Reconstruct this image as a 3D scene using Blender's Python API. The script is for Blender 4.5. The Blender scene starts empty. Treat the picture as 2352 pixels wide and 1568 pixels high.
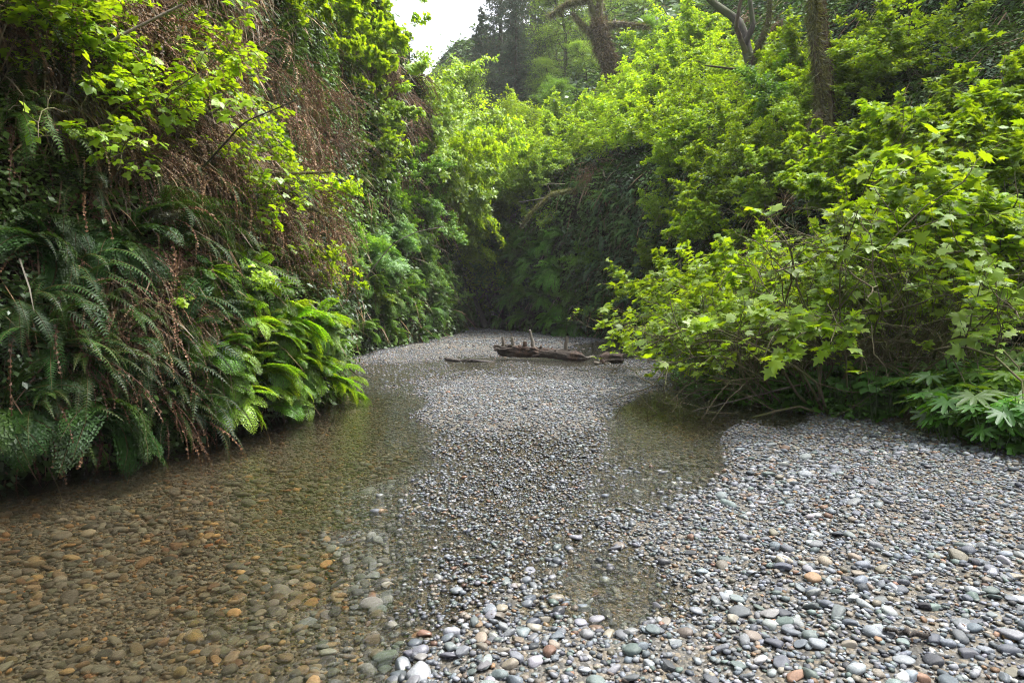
import bpy, math, random
import numpy as np
from mathutils import Vector, Matrix
from mathutils.bvhtree import BVHTree

random.seed(7)
RNG = np.random.default_rng(7)
R = math.radians
S = bpy.context.scene
COL = S.collection

# ------------------------------------------------------------------ camera
CAM_H, PITCH, FPX = 1.3, R(3.35), 683.0          # focal length in pixels at 1024 wide
cam_d = bpy.data.cameras.new('camera')
cam = bpy.data.objects.new('camera', cam_d)
COL.objects.link(cam)
cam.location = (0, 0, CAM_H)
cam.rotation_euler = (R(90) - PITCH, 0, 0)
cam_d.sensor_width = 36
cam_d.lens = FPX * 36 / 1024
cam_d.clip_end = 2000
cam_d.clip_start = 0.05
S.camera = cam

# ------------------------------------------------------------------ world, sun, exposure
SUN_EL, SUN_AZ = R(60), R(72)                      # azimuth clockwise from +Y
w = bpy.data.worlds.new('World')
S.world = w
w.use_nodes = True
nt = w.node_tree
nt.nodes.clear()
sky = nt.nodes.new('ShaderNodeTexSky')
sky.sky_type = 'NISHITA'
sky.sun_disc = False
sky.sun_elevation = SUN_EL
sky.sun_rotation = SUN_AZ
sky.air_density = 1.0
sky.dust_density = 4.0
hs = nt.nodes.new('ShaderNodeHueSaturation')       # thin bright cloud: the blue is mostly washed out
hs.inputs['Saturation'].default_value = 0.28
hs.inputs['Value'].default_value = 1.15
bg = nt.nodes.new('ShaderNodeBackground')
bg.inputs[1].default_value = 0.15
wo = nt.nodes.new('ShaderNodeOutputWorld')
nt.links.new(sky.outputs[0], hs.inputs['Color'])
nt.links.new(hs.outputs[0], bg.inputs[0])
nt.links.new(bg.outputs[0], wo.inputs[0])

sd = bpy.data.lights.new('sun', 'SUN')
sd.energy = 2.0
sd.angle = R(28)
sd.color = (1.0, 0.95, 0.86)
so = bpy.data.objects.new('sun', sd)
COL.objects.link(so)
dv = Vector((math.sin(SUN_AZ) * math.cos(SUN_EL), math.cos(SUN_AZ) * math.cos(SUN_EL), math.sin(SUN_EL)))
so.rotation_euler = dv.to_track_quat('Z', 'Y').to_euler()
so.location = dv * 60

S.view_settings.view_transform = 'Standard'
S.view_settings.look = 'None'
S.view_settings.exposure = 2.0
S.view_settings.gamma = 1
S.cycles.use_denoising = True
try:
    S.cycles.denoiser = 'OPENIMAGEDENOISE'
    S.cycles.denoising_prefilter = 'NONE'
    S.cycles.filter_width = 1.1
except Exception:
    pass
S.cycles.max_bounces = 6
S.cycles.diffuse_bounces = 3
S.cycles.glossy_bounces = 2
S.cycles.transmission_bounces = 3
S.cycles.transparent_max_bounces = 8
S.cycles.volume_bounces = 0
S.cycles.sample_clamp_indirect = 6.0
S.cycles.caustics_reflective = False
S.cycles.caustics_refractive = False

# ------------------------------------------------------------------ camera maths
cp, sp = math.cos(PITCH), math.sin(PITCH)
def ray(px, py):
    """world direction of a pixel of the 1024x682 picture"""
    u, v = (px - 512) / FPX, (341 - py) / FPX
    return Vector((u, cp + v * sp, -sp + v * cp))
def project(P):
    """(n,3) world -> px, py, depth"""
    P = np.asarray(P, float)
    x, y, z = P[..., 0], P[..., 1], P[..., 2] - CAM_H
    d = y * cp - z * sp
    v = y * sp + z * cp
    dd = np.where(d > 0.05, d, 0.05)
    return 512 + FPX * x / dd, 341 - FPX * v / dd, d
Q = 1024 / 2352.0

# ------------------------------------------------------------------ noise
def _h(ix, iy, iz):
    n = (ix * 374761393 + iy * 668265263 + iz * 2147483647 + 1013904223) & 0xffffffff
    n = ((n ^ (n >> 13)) * 1274126177) & 0xffffffff
    n = (n ^ (n >> 16)) & 0xffff
    return n / 65535.0
def vnoise(x, y, z=0.0, scale=1.0, seed=0):
    x = np.asarray(x, float) * scale + seed * 17.3
    y = np.asarray(y, float) * scale - seed * 9.1
    z = np.asarray(z, float) * scale + seed * 5.7 + 0 * x
    ix, iy, iz = np.floor(x).astype(np.int64), np.floor(y).astype(np.int64), np.floor(z).astype(np.int64)
    fx, fy, fz = x - ix, y - iy, z - iz
    fx, fy, fz = fx * fx * (3 - 2 * fx), fy * fy * (3 - 2 * fy), fz * fz * (3 - 2 * fz)
    r = 0
    for a in (0, 1):
        for b in (0, 1):
            for c in (0, 1):
                wgt = (fx if a else 1 - fx) * (fy if b else 1 - fy) * (fz if c else 1 - fz)
                r = r + wgt * _h(ix + a, iy + b, iz + c)
    return r * 2 - 1
def fbm(x, y, z=0.0, scale=1.0, seed=0, o=3):
    r, a, t = 0, 1.0, 0
    for i in range(o):
        r = r + a * vnoise(x, y, z, scale * 2 ** i, seed + i * 3)
        t += a
        a *= 0.5
    return r / t
def sstep(a, b, x):
    t = np.clip((x - a) / (b - a), 0, 1)
    return t * t * (3 - 2 * t)

# ------------------------------------------------------------------ materials
MATS = {}
def new_mat(name):
    m = bpy.data.materials.new(name)
    m.use_nodes = True
    m.node_tree.nodes.clear()
    MATS[name] = m
    return m, m.node_tree.nodes, m.node_tree.links
def node(ns, t, **kw):
    n = ns.new(t)
    for k, v in kw.items():
        if k in n.inputs:
            n.inputs[k].default_value = v
        else:
            setattr(n, k, v)
    return n
def leaf_mat(name, transl=0.45, gloss=0.05, vary=0.25, tint=(1.75, 1.6, 0.5), rough=0.45):
    m, ns, lk = new_mat(name)
    at = node(ns, 'ShaderNodeAttribute', attribute_name='Col')
    oi = node(ns, 'ShaderNodeObjectInfo')
    mr = node(ns, 'ShaderNodeMapRange')
    mr.inputs['To Min'].default_value = 1 - vary
    mr.inputs['To Max'].default_value = 1 + vary
    lk.new(oi.outputs['Random'], mr.inputs['Value'])
    mul = node(ns, 'ShaderNodeVectorMath', operation='SCALE')
    lk.new(at.outputs['Color'], mul.inputs[0])
    lk.new(mr.outputs[0], mul.inputs['Scale'])
    d = node(ns, 'ShaderNodeBsdfDiffuse')
    t = node(ns, 'ShaderNodeBsdfTranslucent')
    tm = node(ns, 'ShaderNodeVectorMath', operation='MULTIPLY')
    tm.inputs[1].default_value = tint
    lk.new(mul.outputs[0], d.inputs[0])
    lk.new(mul.outputs[0], tm.inputs[0])
    lk.new(tm.outputs[0], t.inputs[0])
    mx = node(ns, 'ShaderNodeMixShader')
    mx.inputs[0].default_value = transl
    lk.new(d.outputs[0], mx.inputs[1])
    lk.new(t.outputs[0], mx.inputs[2])
    g = node(ns, 'ShaderNodeBsdfGlossy')
    g.inputs['Roughness'].default_value = rough
    g.inputs[0].default_value = (0.9, 0.95, 1, 1)
    m2 = node(ns, 'ShaderNodeMixShader')
    m2.inputs[0].default_value = gloss
    lk.new(mx.outputs[0], m2.inputs[1])
    lk.new(g.outputs[0], m2.inputs[2])
    o = node(ns, 'ShaderNodeOutputMaterial')
    lk.new(m2.outputs[0], o.inputs[0])
    return m
M_LEAF = leaf_mat('spring_leaf', 0.5, 0.035)
M_FERN = leaf_mat('fern_frond', 0.4, 0.018, 0.3, (1.4, 1.35, 0.55), 0.5)
M_DEAD = leaf_mat('dead_frond', 0.15, 0.02, 0.3, (1.1, 1.0, 0.9), 0.5)
M_SMALL = leaf_mat('undergrowth_leaf', 0.3, 0.04, 0.0, (1.2, 1.15, 0.6), 0.45)

def bark_mat(name, c1, c2, c3, scale=6, rough=0.9, bump=0.6, dist=0.03):
    """c1/c2 bark, c3 patches (moss or lichen)"""
    m, ns, lk = new_mat(name)
    tc = node(ns, 'ShaderNodeTexCoord')
    mp = node(ns, 'ShaderNodeMapping')
    mp.inputs['Scale'].default_value = (1, 1, 0.35)
    lk.new(tc.outputs['Object'], mp.inputs[0])
    n1 = node(ns, 'ShaderNodeTexNoise', Scale=scale * 3, Detail=6.0, Roughness=0.7)
    n2 = node(ns, 'ShaderNodeTexNoise', Scale=scale * 0.6, Detail=4.0)
    lk.new(mp.outputs[0], n1.inputs['Vector'])
    lk.new(mp.outputs[0], n2.inputs['Vector'])
    r1 = node(ns, 'ShaderNodeValToRGB')
    r1.color_ramp.elements[0].color = (*c1, 1)
    r1.color_ramp.elements[1].color = (*c2, 1)
    r1.color_ramp.elements[0].position = 0.35
    r1.color_ramp.elements[1].position = 0.65
    lk.new(n1.outputs[0], r1.inputs[0])
    r2 = node(ns, 'ShaderNodeValToRGB')
    r2.color_ramp.elements[0].position = 0.45
    r2.color_ramp.elements[1].position = 0.58
    lk.new(n2.outputs[0], r2.inputs[0])
    mx = node(ns, 'ShaderNodeMix', data_type='RGBA')
    lk.new(r2.outputs[0], mx.inputs[0])
    lk.new(r1.outputs[0], mx.inputs[6])
    mx.inputs[7].default_value = (*c3, 1)
    b = node(ns, 'ShaderNodeBsdfPrincipled', Roughness=rough)
    lk.new(mx.outputs[2], b.inputs['Base Color'])
    bp = node(ns, 'ShaderNodeBump', Strength=bump, Distance=dist)
    lk.new(n1.outputs[0], bp.inputs['Height'])
    lk.new(bp.outputs[0], b.inputs['Normal'])
    o = node(ns, 'ShaderNodeOutputMaterial')
    lk.new(b.outputs[0], o.inputs[0])
    return m
M_STEM = bark_mat('shrub_bark', (0.08, 0.06, 0.04), (0.2, 0.16, 0.1), (0.11, 0.12, 0.04), 20, dist=0.004)
M_TRUNK = bark_mat('alder_bark', (0.02, 0.017, 0.012), (0.06, 0.05, 0.038), (0.04, 0.05, 0.015), 4)
M_MOSSY = bark_mat('mossy_bark', (0.03, 0.022, 0.012), (0.09, 0.065, 0.035), (0.075, 0.08, 0.02), 5)
M_ROT = bark_mat('rotten_wood', (0.016, 0.011, 0.008), (0.12, 0.068, 0.045), (0.05, 0.038, 0.03), 5, 0.8, 1.0, 0.05)
M_GREYWOOD = bark_mat('weathered_wood', (0.10, 0.085, 0.07), (0.33, 0.29, 0.24), (0.18, 0.15, 0.12), 8, 0.8, 0.7, 0.01)
M_DARKWOOD = bark_mat('wet_wood', (0.02, 0.017, 0.015), (0.09, 0.075, 0.065), (0.04, 0.033, 0.03), 6, 0.75, 0.8, 0.02)

def wall_material():
    m, ns, lk = new_mat('canyon_soil')
    tc = node(ns, 'ShaderNodeTexCoord')
    n1 = node(ns, 'ShaderNodeTexNoise', Scale=9.0, Detail=8.0, Roughness=0.7)
    n2 = node(ns, 'ShaderNodeTexNoise', Scale=1.3, Detail=4.0)
    lk.new(tc.outputs['Object'], n1.inputs['Vector'])
    lk.new(tc.outputs['Object'], n2.inputs['Vector'])
    r = node(ns, 'ShaderNodeValToRGB')
    r.color_ramp.elements[0].color = (0.012, 0.010, 0.006, 1)
    r.color_ramp.elements[1].color = (0.06, 0.042, 0.022, 1)
    lk.new(n1.outputs[0], r.inputs[0])
    r2 = node(ns, 'ShaderNodeValToRGB')
    r2.color_ramp.elements[0].position = 0.45
    r2.color_ramp.elements[1].position = 0.62
    lk.new(n2.outputs[0], r2.inputs[0])
    mx = node(ns, 'ShaderNodeMix', data_type='RGBA')
    lk.new(r2.outputs[0], mx.inputs[0])
    lk.new(r.outputs[0], mx.inputs[6])
    mx.inputs[7].default_value = (0.022, 0.032, 0.008, 1)
    b = node(ns, 'ShaderNodeBsdfPrincipled', Roughness=0.95)
    b.inputs['Specular IOR Level'].default_value = 0.1
    lk.new(mx.outputs[2], b.inputs['Base Color'])
    bp = node(ns, 'ShaderNodeBump', Strength=1.0, Distance=0.12)
    lk.new(n1.outputs[0], bp.inputs['Height'])
    lk.new(bp.outputs[0], b.inputs['Normal'])
    o = node(ns, 'ShaderNodeOutputMaterial')
    lk.new(b.outputs[0], o.inputs[0])
    return m
M_WALL = wall_material()

def bed_material():
    """fine grit between the stones; Col.r = bank soil, Col.g = sunk under water"""
    m, ns, lk = new_mat('stream_grit')
    tc = node(ns, 'ShaderNodeTexCoord')
    at = node(ns, 'ShaderNodeAttribute', attribute_name='Col')
    sep = node(ns, 'ShaderNodeSeparateColor')
    lk.new(at.outputs['Color'], sep.inputs[0])
    v = node(ns, 'ShaderNodeTexVoronoi', Scale=55.0)
    lk.new(tc.outputs['Object'], v.inputs['Vector'])
    bw = node(ns, 'ShaderNodeSeparateColor')
    lk.new(v.outputs['Color'], bw.inputs[0])
    r = node(ns, 'ShaderNodeValToRGB')
    cr = r.color_ramp
    cr.elements[0].color = (0.035, 0.034, 0.032, 1)
    cr.elements[1].color = (0.19, 0.19, 0.19, 1)
    e = cr.elements.new(0.5)
    e.color = (0.10, 0.095, 0.085, 1)
    e = cr.elements.new(0.8)
    e.color = (0.17, 0.14, 0.10, 1)
    lk.new(bw.outputs[0], r.inputs[0])
    dk = node(ns, 'ShaderNodeMix', data_type='RGBA', blend_type='MULTIPLY')
    lk.new(sep.outputs[1], dk.inputs[0])
    lk.new(r.outputs[0], dk.inputs[6])
    dk.inputs[7].default_value = (0.72, 0.66, 0.55, 1)
    n1 = node(ns, 'ShaderNodeTexNoise', Scale=14.0, Detail=6.0)
    lk.new(tc.outputs['Object'], n1.inputs['Vector'])
    r3 = node(ns, 'ShaderNodeValToRGB')
    r3.color_ramp.elements[0].color = (0.05, 0.038, 0.025, 1)
    r3.color_ramp.elements[1].color = (0.15, 0.12, 0.085, 1)
    lk.new(n1.outputs[0], r3.inputs[0])
    mx = node(ns, 'ShaderNodeMix', data_type='RGBA')
    lk.new(sep.outputs[0], mx.inputs[0])
    lk.new(dk.outputs[2], mx.inputs[6])
    lk.new(r3.outputs[0], mx.inputs[7])
    b = node(ns, 'ShaderNodeBsdfPrincipled', Roughness=0.7)
    lk.new(mx.outputs[2], b.inputs['Base Color'])
    bp = node(ns, 'ShaderNodeBump', Strength=1.0, Distance=0.012)
    lk.new(v.outputs['Distance'], bp.inputs['Height'])
    bp.invert = True
    lk.new(bp.outputs[0], b.inputs['Normal'])
    o = node(ns, 'ShaderNodeOutputMaterial')
    lk.new(b.outputs[0], o.inputs[0])
    return m
M_BED = bed_material()

def stone_material(name, per_object):
    m, ns, lk = new_mat(name)
    tc = node(ns, 'ShaderNodeTexCoord')
    if per_object:
        src = node(ns, 'ShaderNodeObjectInfo')
        col, al = src.outputs['Color'], src.outputs['Alpha']
        vec, sc = tc.outputs['Object'], 6.0
    else:
        src = node(ns, 'ShaderNodeAttribute', attribute_name='Col')
        col, al = src.outputs['Color'], src.outputs['Alpha']
        vec, sc = tc.outputs['Object'], 90.0
    n1 = node(ns, 'ShaderNodeTexNoise', Scale=sc, Detail=5.0, Roughness=0.7)
    lk.new(vec, n1.inputs['Vector'])
    mr = node(ns, 'ShaderNodeMapRange')
    mr.inputs['From Min'].default_value = 0.3
    mr.inputs['From Max'].default_value = 0.7
    mr.inputs['To Min'].default_value = 0.68
    mr.inputs['To Max'].default_value = 1.28
    lk.new(n1.outputs[0], mr.inputs[0])
    mul = node(ns, 'ShaderNodeVectorMath', operation='SCALE')
    lk.new(col, mul.inputs[0])
    lk.new(mr.outputs[0], mul.inputs['Scale'])
    b = node(ns, 'ShaderNodeBsdfPrincipled')
    lk.new(mul.outputs[0], b.inputs['Base Color'])
    lk.new(al, b.inputs['Roughness'])
    bp = node(ns, 'ShaderNodeBump', Strength=0.25, Distance=0.004)
    lk.new(n1.outputs[0], bp.inputs['Height'])
    lk.new(bp.outputs[0], b.inputs['Normal'])
    o = node(ns, 'ShaderNodeOutputMaterial')
    lk.new(b.outputs[0], o.inputs[0])
    return m
M_GRAVEL = stone_material('gravel_stone', False)
M_STONE = stone_material('river_stone', True)

def water_material():
    """clear shallow water: what lies below shows through, the sky glints on the ripples; Col.r = how broken the surface is"""
    m, ns, lk = new_mat('stream_water')
    tc = node(ns, 'ShaderNodeTexCoord')
    at = node(ns, 'ShaderNodeAttribute', attribute_name='Col')
    sep = node(ns, 'ShaderNodeSeparateColor')
    lk.new(at.outputs['Color'], sep.inputs[0])
    mp = node(ns, 'ShaderNodeMapping')
    mp.inputs['Rotation'].default_value = (0, 0, R(-20))
    mp.inputs['Scale'].default_value = (1.0, 0.75, 1)
    lk.new(tc.outputs['Object'], mp.inputs[0])
    n1 = node(ns, 'ShaderNodeTexNoise', Scale=9.0, Detail=3.0, Roughness=0.55, Distortion=0.6)
    n2 = node(ns, 'ShaderNodeTexNoise', Scale=32.0, Detail=3.0, Roughness=0.6, Distortion=0.4)
    lk.new(mp.outputs[0], n1.inputs['Vector'])
    lk.new(mp.outputs[0], n2.inputs['Vector'])
    b1 = node(ns, 'ShaderNodeBump', Distance=0.028)
    b2 = node(ns, 'ShaderNodeBump', Distance=0.018)
    lk.new(sep.outputs[0], b1.inputs['Strength'])
    lk.new(sep.outputs[0], b2.inputs['Strength'])
    lk.new(n1.outputs[0], b1.inputs['Height'])
    lk.new(n2.outputs[0], b2.inputs['Height'])
    lk.new(b1.outputs[0], b2.inputs['Normal'])
    fr = node(ns, 'ShaderNodeFresnel', IOR=1.33)
    lk.new(b2.outputs[0], fr.inputs['Normal'])
    tr = node(ns, 'ShaderNodeBsdfTransparent')
    tr.inputs[0].default_value = (0.92, 0.90, 0.80, 1)
    rf = node(ns, 'ShaderNodeBsdfRefraction', IOR=1.22, Roughness=0.04)
    rf.inputs[0].default_value = (0.92, 0.90, 0.80, 1)
    lk.new(b2.outputs[0], rf.inputs['Normal'])
    mt = node(ns, 'ShaderNodeMixShader')
    mt.inputs[0].default_value = 0.25
    lk.new(tr.outputs[0], mt.inputs[1])
    lk.new(rf.outputs[0], mt.inputs[2])
    g = node(ns, 'ShaderNodeBsdfGlossy', Roughness=0.11)
    lk.new(b2.outputs[0], g.inputs['Normal'])
    mx = node(ns, 'ShaderNodeMixShader')
    lk.new(fr.outputs[0], mx.inputs[0])
    lk.new(mt.outputs[0], mx.inputs[1])
    lk.new(g.outputs[0], mx.inputs[2])
    o = node(ns, 'ShaderNodeOutputMaterial')
    lk.new(mx.outputs[0], o.inputs[0])
    return m
M_WATER = water_material()

# ------------------------------------------------------------------ mesh helpers
class Soup:
    """collects triangles/quads with colours and makes ONE mesh"""
    def __init__(s):
        s.v, s.c, s.f, s.n = [], [], {3: [], 4: []}, 0
    def add(s, V, F, C):
        V = np.asarray(V, np.float32).reshape(-1, 3)
        F = np.asarray(F, np.int64)
        C = np.asarray(C, np.float32)
        if C.ndim == 1:
            C = np.broadcast_to(C, (len(V), len(C)))
        if C.shape[1] == 3:
            C = np.concatenate([C, np.ones((len(C), 1), np.float32)], 1)
        s.v.append(V)
        s.c.append(C)
        s.f[F.shape[1]].append(F + s.n)
        s.n += len(V)
    def mesh(s, name, mat, smooth=False):
        V = np.concatenate(s.v) if s.v else np.zeros((0, 3), np.float32)
        C = np.concatenate(s.c) if s.c else np.zeros((0, 4), np.float32)
        me = bpy.data.meshes.new(name)
        parts = [np.concatenate(s.f[k]) for k in (3, 4) if s.f[k]]
        loops = np.concatenate([p.ravel() for p in parts]) if parts else np.zeros(0, int)
        sizes = np.concatenate([np.full(len(p), p.shape[1]) for p in parts]) if parts else np.zeros(0, int)
        starts = np.concatenate([[0], np.cumsum(sizes)[:-1]]) if len(sizes) else np.zeros(0, int)
        me.vertices.add(len(V))
        me.vertices.foreach_set('co', V.ravel())
        me.loops.add(len(loops))
        me.loops.foreach_set('vertex_index', loops.astype(np.int32))
        me.polygons.add(len(sizes))
        me.polygons.foreach_set('loop_start', starts.astype(np.int32))
        me.polygons.foreach_set('loop_total', sizes.astype(np.int32))
        if smooth:
            me.polygons.foreach_set('use_smooth', np.ones(len(sizes), bool))
        me.update(calc_edges=True)
        a = me.color_attributes.new('Col', 'FLOAT_COLOR', 'POINT')
        a.data.foreach_set('color', C.ravel())
        me.materials.append(mat)
        return me
    def obj(s, name, mat, parent=None, smooth=False):
        o = bpy.data.objects.new(name, s.mesh(name, mat, smooth))
        COL.objects.link(o)
        o.parent = parent
        return o
def tag(o, label=None, cat=None, group=None, kind=None):
    for k, v in (('label', label), ('category', cat), ('group', group), ('kind', kind)):
        if v:
            o[k] = v
    return o
def empty(name, loc=(0, 0, 0), rz=0):
    o = bpy.data.objects.new(name, None)
    o.empty_display_size = 0.1
    COL.objects.link(o)
    o.location = loc
    o.rotation_euler = (0, 0, rz)
    return o
def dup(src, loc, rot=(0, 0, 0), sc=1.0):
    c = src.copy()
    COL.objects.link(c)
    c.location = loc
    c.rotation_euler = rot
    c.scale = (sc, sc, sc) if not hasattr(sc, '__len__') else sc
    for ch in src.children:
        d = ch.copy()
        COL.objects.link(d)
        d.parent = c
        for g in ch.children:
            e = g.copy()
            COL.objects.link(e)
            e.parent = d
    return c

def place_many(T, F, P, Y, Z, size, sx=1.0):
    """copy template verts T (k,3) to n places with tip direction Y and normal Z"""
    P, Y, Z = (np.asarray(a, float) for a in (P, Y, Z))
    n = len(P)
    Z = Z / (np.linalg.norm(Z, axis=1, keepdims=True) + 1e-9)
    Y = Y - (Y * Z).sum(1, keepdims=True) * Z
    Y = Y / (np.linalg.norm(Y, axis=1, keepdims=True) + 1e-9)
    X = np.cross(Y, Z)
    size = np.broadcast_to(size, (n,))[:, None, None]
    V = P[:, None] + size * (T[None, :, 0:1] * X[:, None] * sx + T[None, :, 1:2] * Y[:, None] + T[None, :, 2:3] * Z[:, None])
    FF = (F[None] + (np.arange(n) * len(T))[:, None, None]).reshape(-1, F.shape[1])
    return V.reshape(-1, 3), FF
def tube(soup, pts, rad, sides, col, cap=True, wob=0.0, rng=None):
    pts = np.asarray(pts, float)
    n = len(pts)
    rad = np.broadcast_to(rad, (n,)).astype(float)
    T = np.gradient(pts, axis=0)
    T /= np.linalg.norm(T, axis=1, keepdims=True) + 1e-9
    up = np.array([0.13, 0.21, 0.97]) if abs(T[0][2]) < 0.9 else np.array([0.97, 0.2, 0.1])
    U = np.cross(T, up)
    U /= np.linalg.norm(U, axis=1, keepdims=True) + 1e-9
    W = np.cross(T, U)
    a = np.arange(sides) * 2 * math.pi / sides
    rr = rad[:, None] * np.ones((n, sides))
    if wob:
        rr = rr * (1 + wob * (rng.random((n, sides)) - 0.5) * 2)
    V = pts[:, None] + rr[..., None] * (np.cos(a)[None, :, None] * U[:, None] + np.sin(a)[None, :, None] * W[:, None])
    i = np.arange(n - 1)[:, None] * sides
    j = np.arange(sides)[None]
    k = (j + 1) % sides
    F = np.stack([i + j, i + k, i + sides + k, i + sides + j], -1).reshape(-1, 4)
    soup.add(V.reshape(-1, 3), F, np.asarray(col, float))
    if cap:
        for e in (0, n - 1):
            Vc = np.concatenate([V[e], pts[e:e + 1]])
            Fc = np.array([[q, (q + 1) % sides, sides] for q in range(sides)])
            soup.add(Vc, Fc, np.asarray(col, float))

# ------------------------------------------------------------------ stream bed
BANKX = np.array([[-6, 5.0], [1, 5.0], [3, 4.6], [5.4, 3.82], [6.2, 3.85], [6.9, 3.82], [7.5, 3.55], [8.3, 3.15], [9.2, 2.55], [10, 2.35], [11, 2.6],
                  [13, 3.3], [15.5, 3.9], [18.9, 4.1], [22, 4.5], [26, 4], [60, 4]], float)
LB = np.array([(9, -34), (3, -27), (-2.5, -20), (-5, -12), (-5.0, -3), (-4.6, 1), (-4.25, 3.5), (-3.75, 5), (-3.25, 5.8), (-2.95, 6.6), (-2.6, 8), (-2.5, 9.2), (-3.1, 10.6), (-3.7, 12.5), (-3.85, 15),
               (-3.6, 17.5), (-3.0, 21), (-2.4, 25), (-2.1, 29.0), (-2.6, 32), (-5, 36), (-10, 40), (-16, 43)], float)
RB = np.array([(17, -28), (12, -21), (9, -14), (8.5, -8), (8.0, -3), (7.4, 3), (6.9, 6), (6.2, 9), (5.7, 12), (5.0, 15), (4.6, 18.3), (4.2, 21.7), (2.9, 24.6), (1.0, 27.2), (-0.2, 29.3), (-1.3, 31.6), (-2.4, 35),
               (-5, 39), (-9, 43), (-15, 46)], float)
CP = [(100, 1500, -.15), (400, 1400, -.15), (700, 1300, -.11), (300, 1200, -.2), (600, 1100, -.19), (800, 980, -.2), (850, 920, -.13), (750, 1000, -.22),
      (880, 1050, -.1), (100, 1150, -.18), (600, 1520, -.11), (820, 1480, -.07), (850, 1300, -.06), (930, 1150, -.02), (925, 1000, -.04), (930, 930, -.03),
      (1050, 1030, -.006), (1000, 1120, -.010), (1120, 1250, -.010), (1000, 1350, -.014), (1200, 1000, -.005), (1250, 1150, -.010), (950, 1420, -.02), (1080, 1350, -.006), (1180, 1080, -.006), (1080, 1180, -.008), (1320, 1080, -.006), (1340, 1020, -.004), (1300, 1150, -.006), (1190, 1180, -.009), (1400, 1120, -.01),
      (1050, 900, .04), (1200, 890, .06), (1350, 900, .06), (1000, 950, .02), (1420, 910, .03), (1150, 960, .02), (1300, 950, .02), (1250, 920, .06),
      (1500, 930, -.12), (1600, 960, -.13), (1480, 1000, -.05), (1600, 1050, -.05), (1410, 1050, -.012), (1500, 1110, -.02), (1640, 920, -.06), (1780, 955, -.03),
      (1720, 1000, .02), (1750, 1050, .05), (1900, 1000, .03), (1650, 1200, .05), (1600, 1350, .03), (1800, 1300, .09), (2000, 1200, .1), (2200, 1100, .1),
      (2300, 1300, .13), (2000, 1450, .1), (1700, 1500, .06), (1500, 1500, .04), (1300, 1530, .05), (1100, 1530, .04), (1000, 1520, .01), (1130, 1460, .02),
      (1350, 1330, -.04), (1450, 1370, -.04), (1280, 1290, -.01), (1400, 1280, -.015), (1540, 1390, -.008), (1250, 1400, -.004), (1400, 1200, .0), (1300, 1220, -.008), (1500, 1220, .012),
      (1000, 845, -.014), (1200, 852, -.012), (1100, 832, -.025), (1400, 850, -.012), (880, 850, -.014), (900, 890, -.012), (850, 870, -.025), (1300, 860, .0), (1000, 880, .0), (1450, 808, -.05), (1480, 790, -.07), (1390, 792, -.04), (1300, 825, -.05),
      (1000, 800, .05), (1100, 790, .07), (1250, 785, .06), (1150, 775, .06), (1090, 765, .06), (1330, 782, .0), (900, 812, .03), (1450, 775, -.05),
      (1500, 850, .05), (1560, 870, .05), (1500, 835, .03), (1450, 880, .02), (300, 1600, -.15), (1000, 1700, .03), (2000, 1700, .1), (-200, 1400, -.15), (2600, 1300, .12)]
CPa = np.array(CP, float)
CPa[:, :2] *= Q
def bed_base(x, y):
    px, py, d = project(np.stack([x, y, np.zeros_like(x)], -1))
    py = np.clip(py, 305, 900)
    ok = y > 1.2
    px = np.where(ok, px, 512 + FPX * x / 1.2)
    py = np.where(ok, py, 900)
    u = 260 * np.log(py - 300)
    cu = 260 * np.log(CPa[:, 1] - 300)
    num, den = 0, 0
    for (cx, _, h), cv in zip(CPa, cu):
        w_ = 1 / (((px - cx) ** 2 + (u - cv) ** 2) + 30) ** 1.7
        num = num + w_ * h
        den = den + w_
    return num / den
def bank_dist(x, y):
    return x - (np.interp(y, BANKX[:, 0], BANKX[:, 1]) + 0.18 * vnoise(x * 0, y, 0, 1.3, 4))
def bed_h(x, y):
    x, y = np.asarray(x, float), np.asarray(y, float)
    h = bed_base(x, y) + 0.012 * fbm(x, y, 0, 1.7, 2) + 0.006 * vnoise(x, y, 0, 7, 5)
    b = bank_dist(x, y)
    k = sstep(0, 0.55, b)
    return h * (1 - k) + k * (0.17 + 0.10 * np.clip(b, 0, 3) + 0.04 * vnoise(x, y, 0, 2, 9))

def curve_resample(P, step):
    P = np.asarray(P, float)
    t = np.concatenate([[0], np.cumsum(np.linalg.norm(np.diff(P, axis=0), axis=1))])
    s = np.arange(0, t[-1], step)
    Qx = np.stack([np.interp(s, t, P[:, 0]), np.interp(s, t, P[:, 1])], 1)
    k = int(0.8 / step) | 1
    ker = np.hanning(k + 2)[1:-1]
    ker /= ker.sum()
    pad = np.pad(Qx, ((k // 2, k // 2), (0, 0)), mode='edge')
    return np.stack([np.convolve(pad[:, i], ker, 'valid') for i in (0, 1)], 1)

def grid_faces(a, b):
    i = np.arange(a - 1)[:, None] * b
    j = np.arange(b - 1)[None]
    return np.stack([i + j, i + j + 1, i + b + j + 1, i + b + j], -1).reshape(-1, 4)

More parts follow.
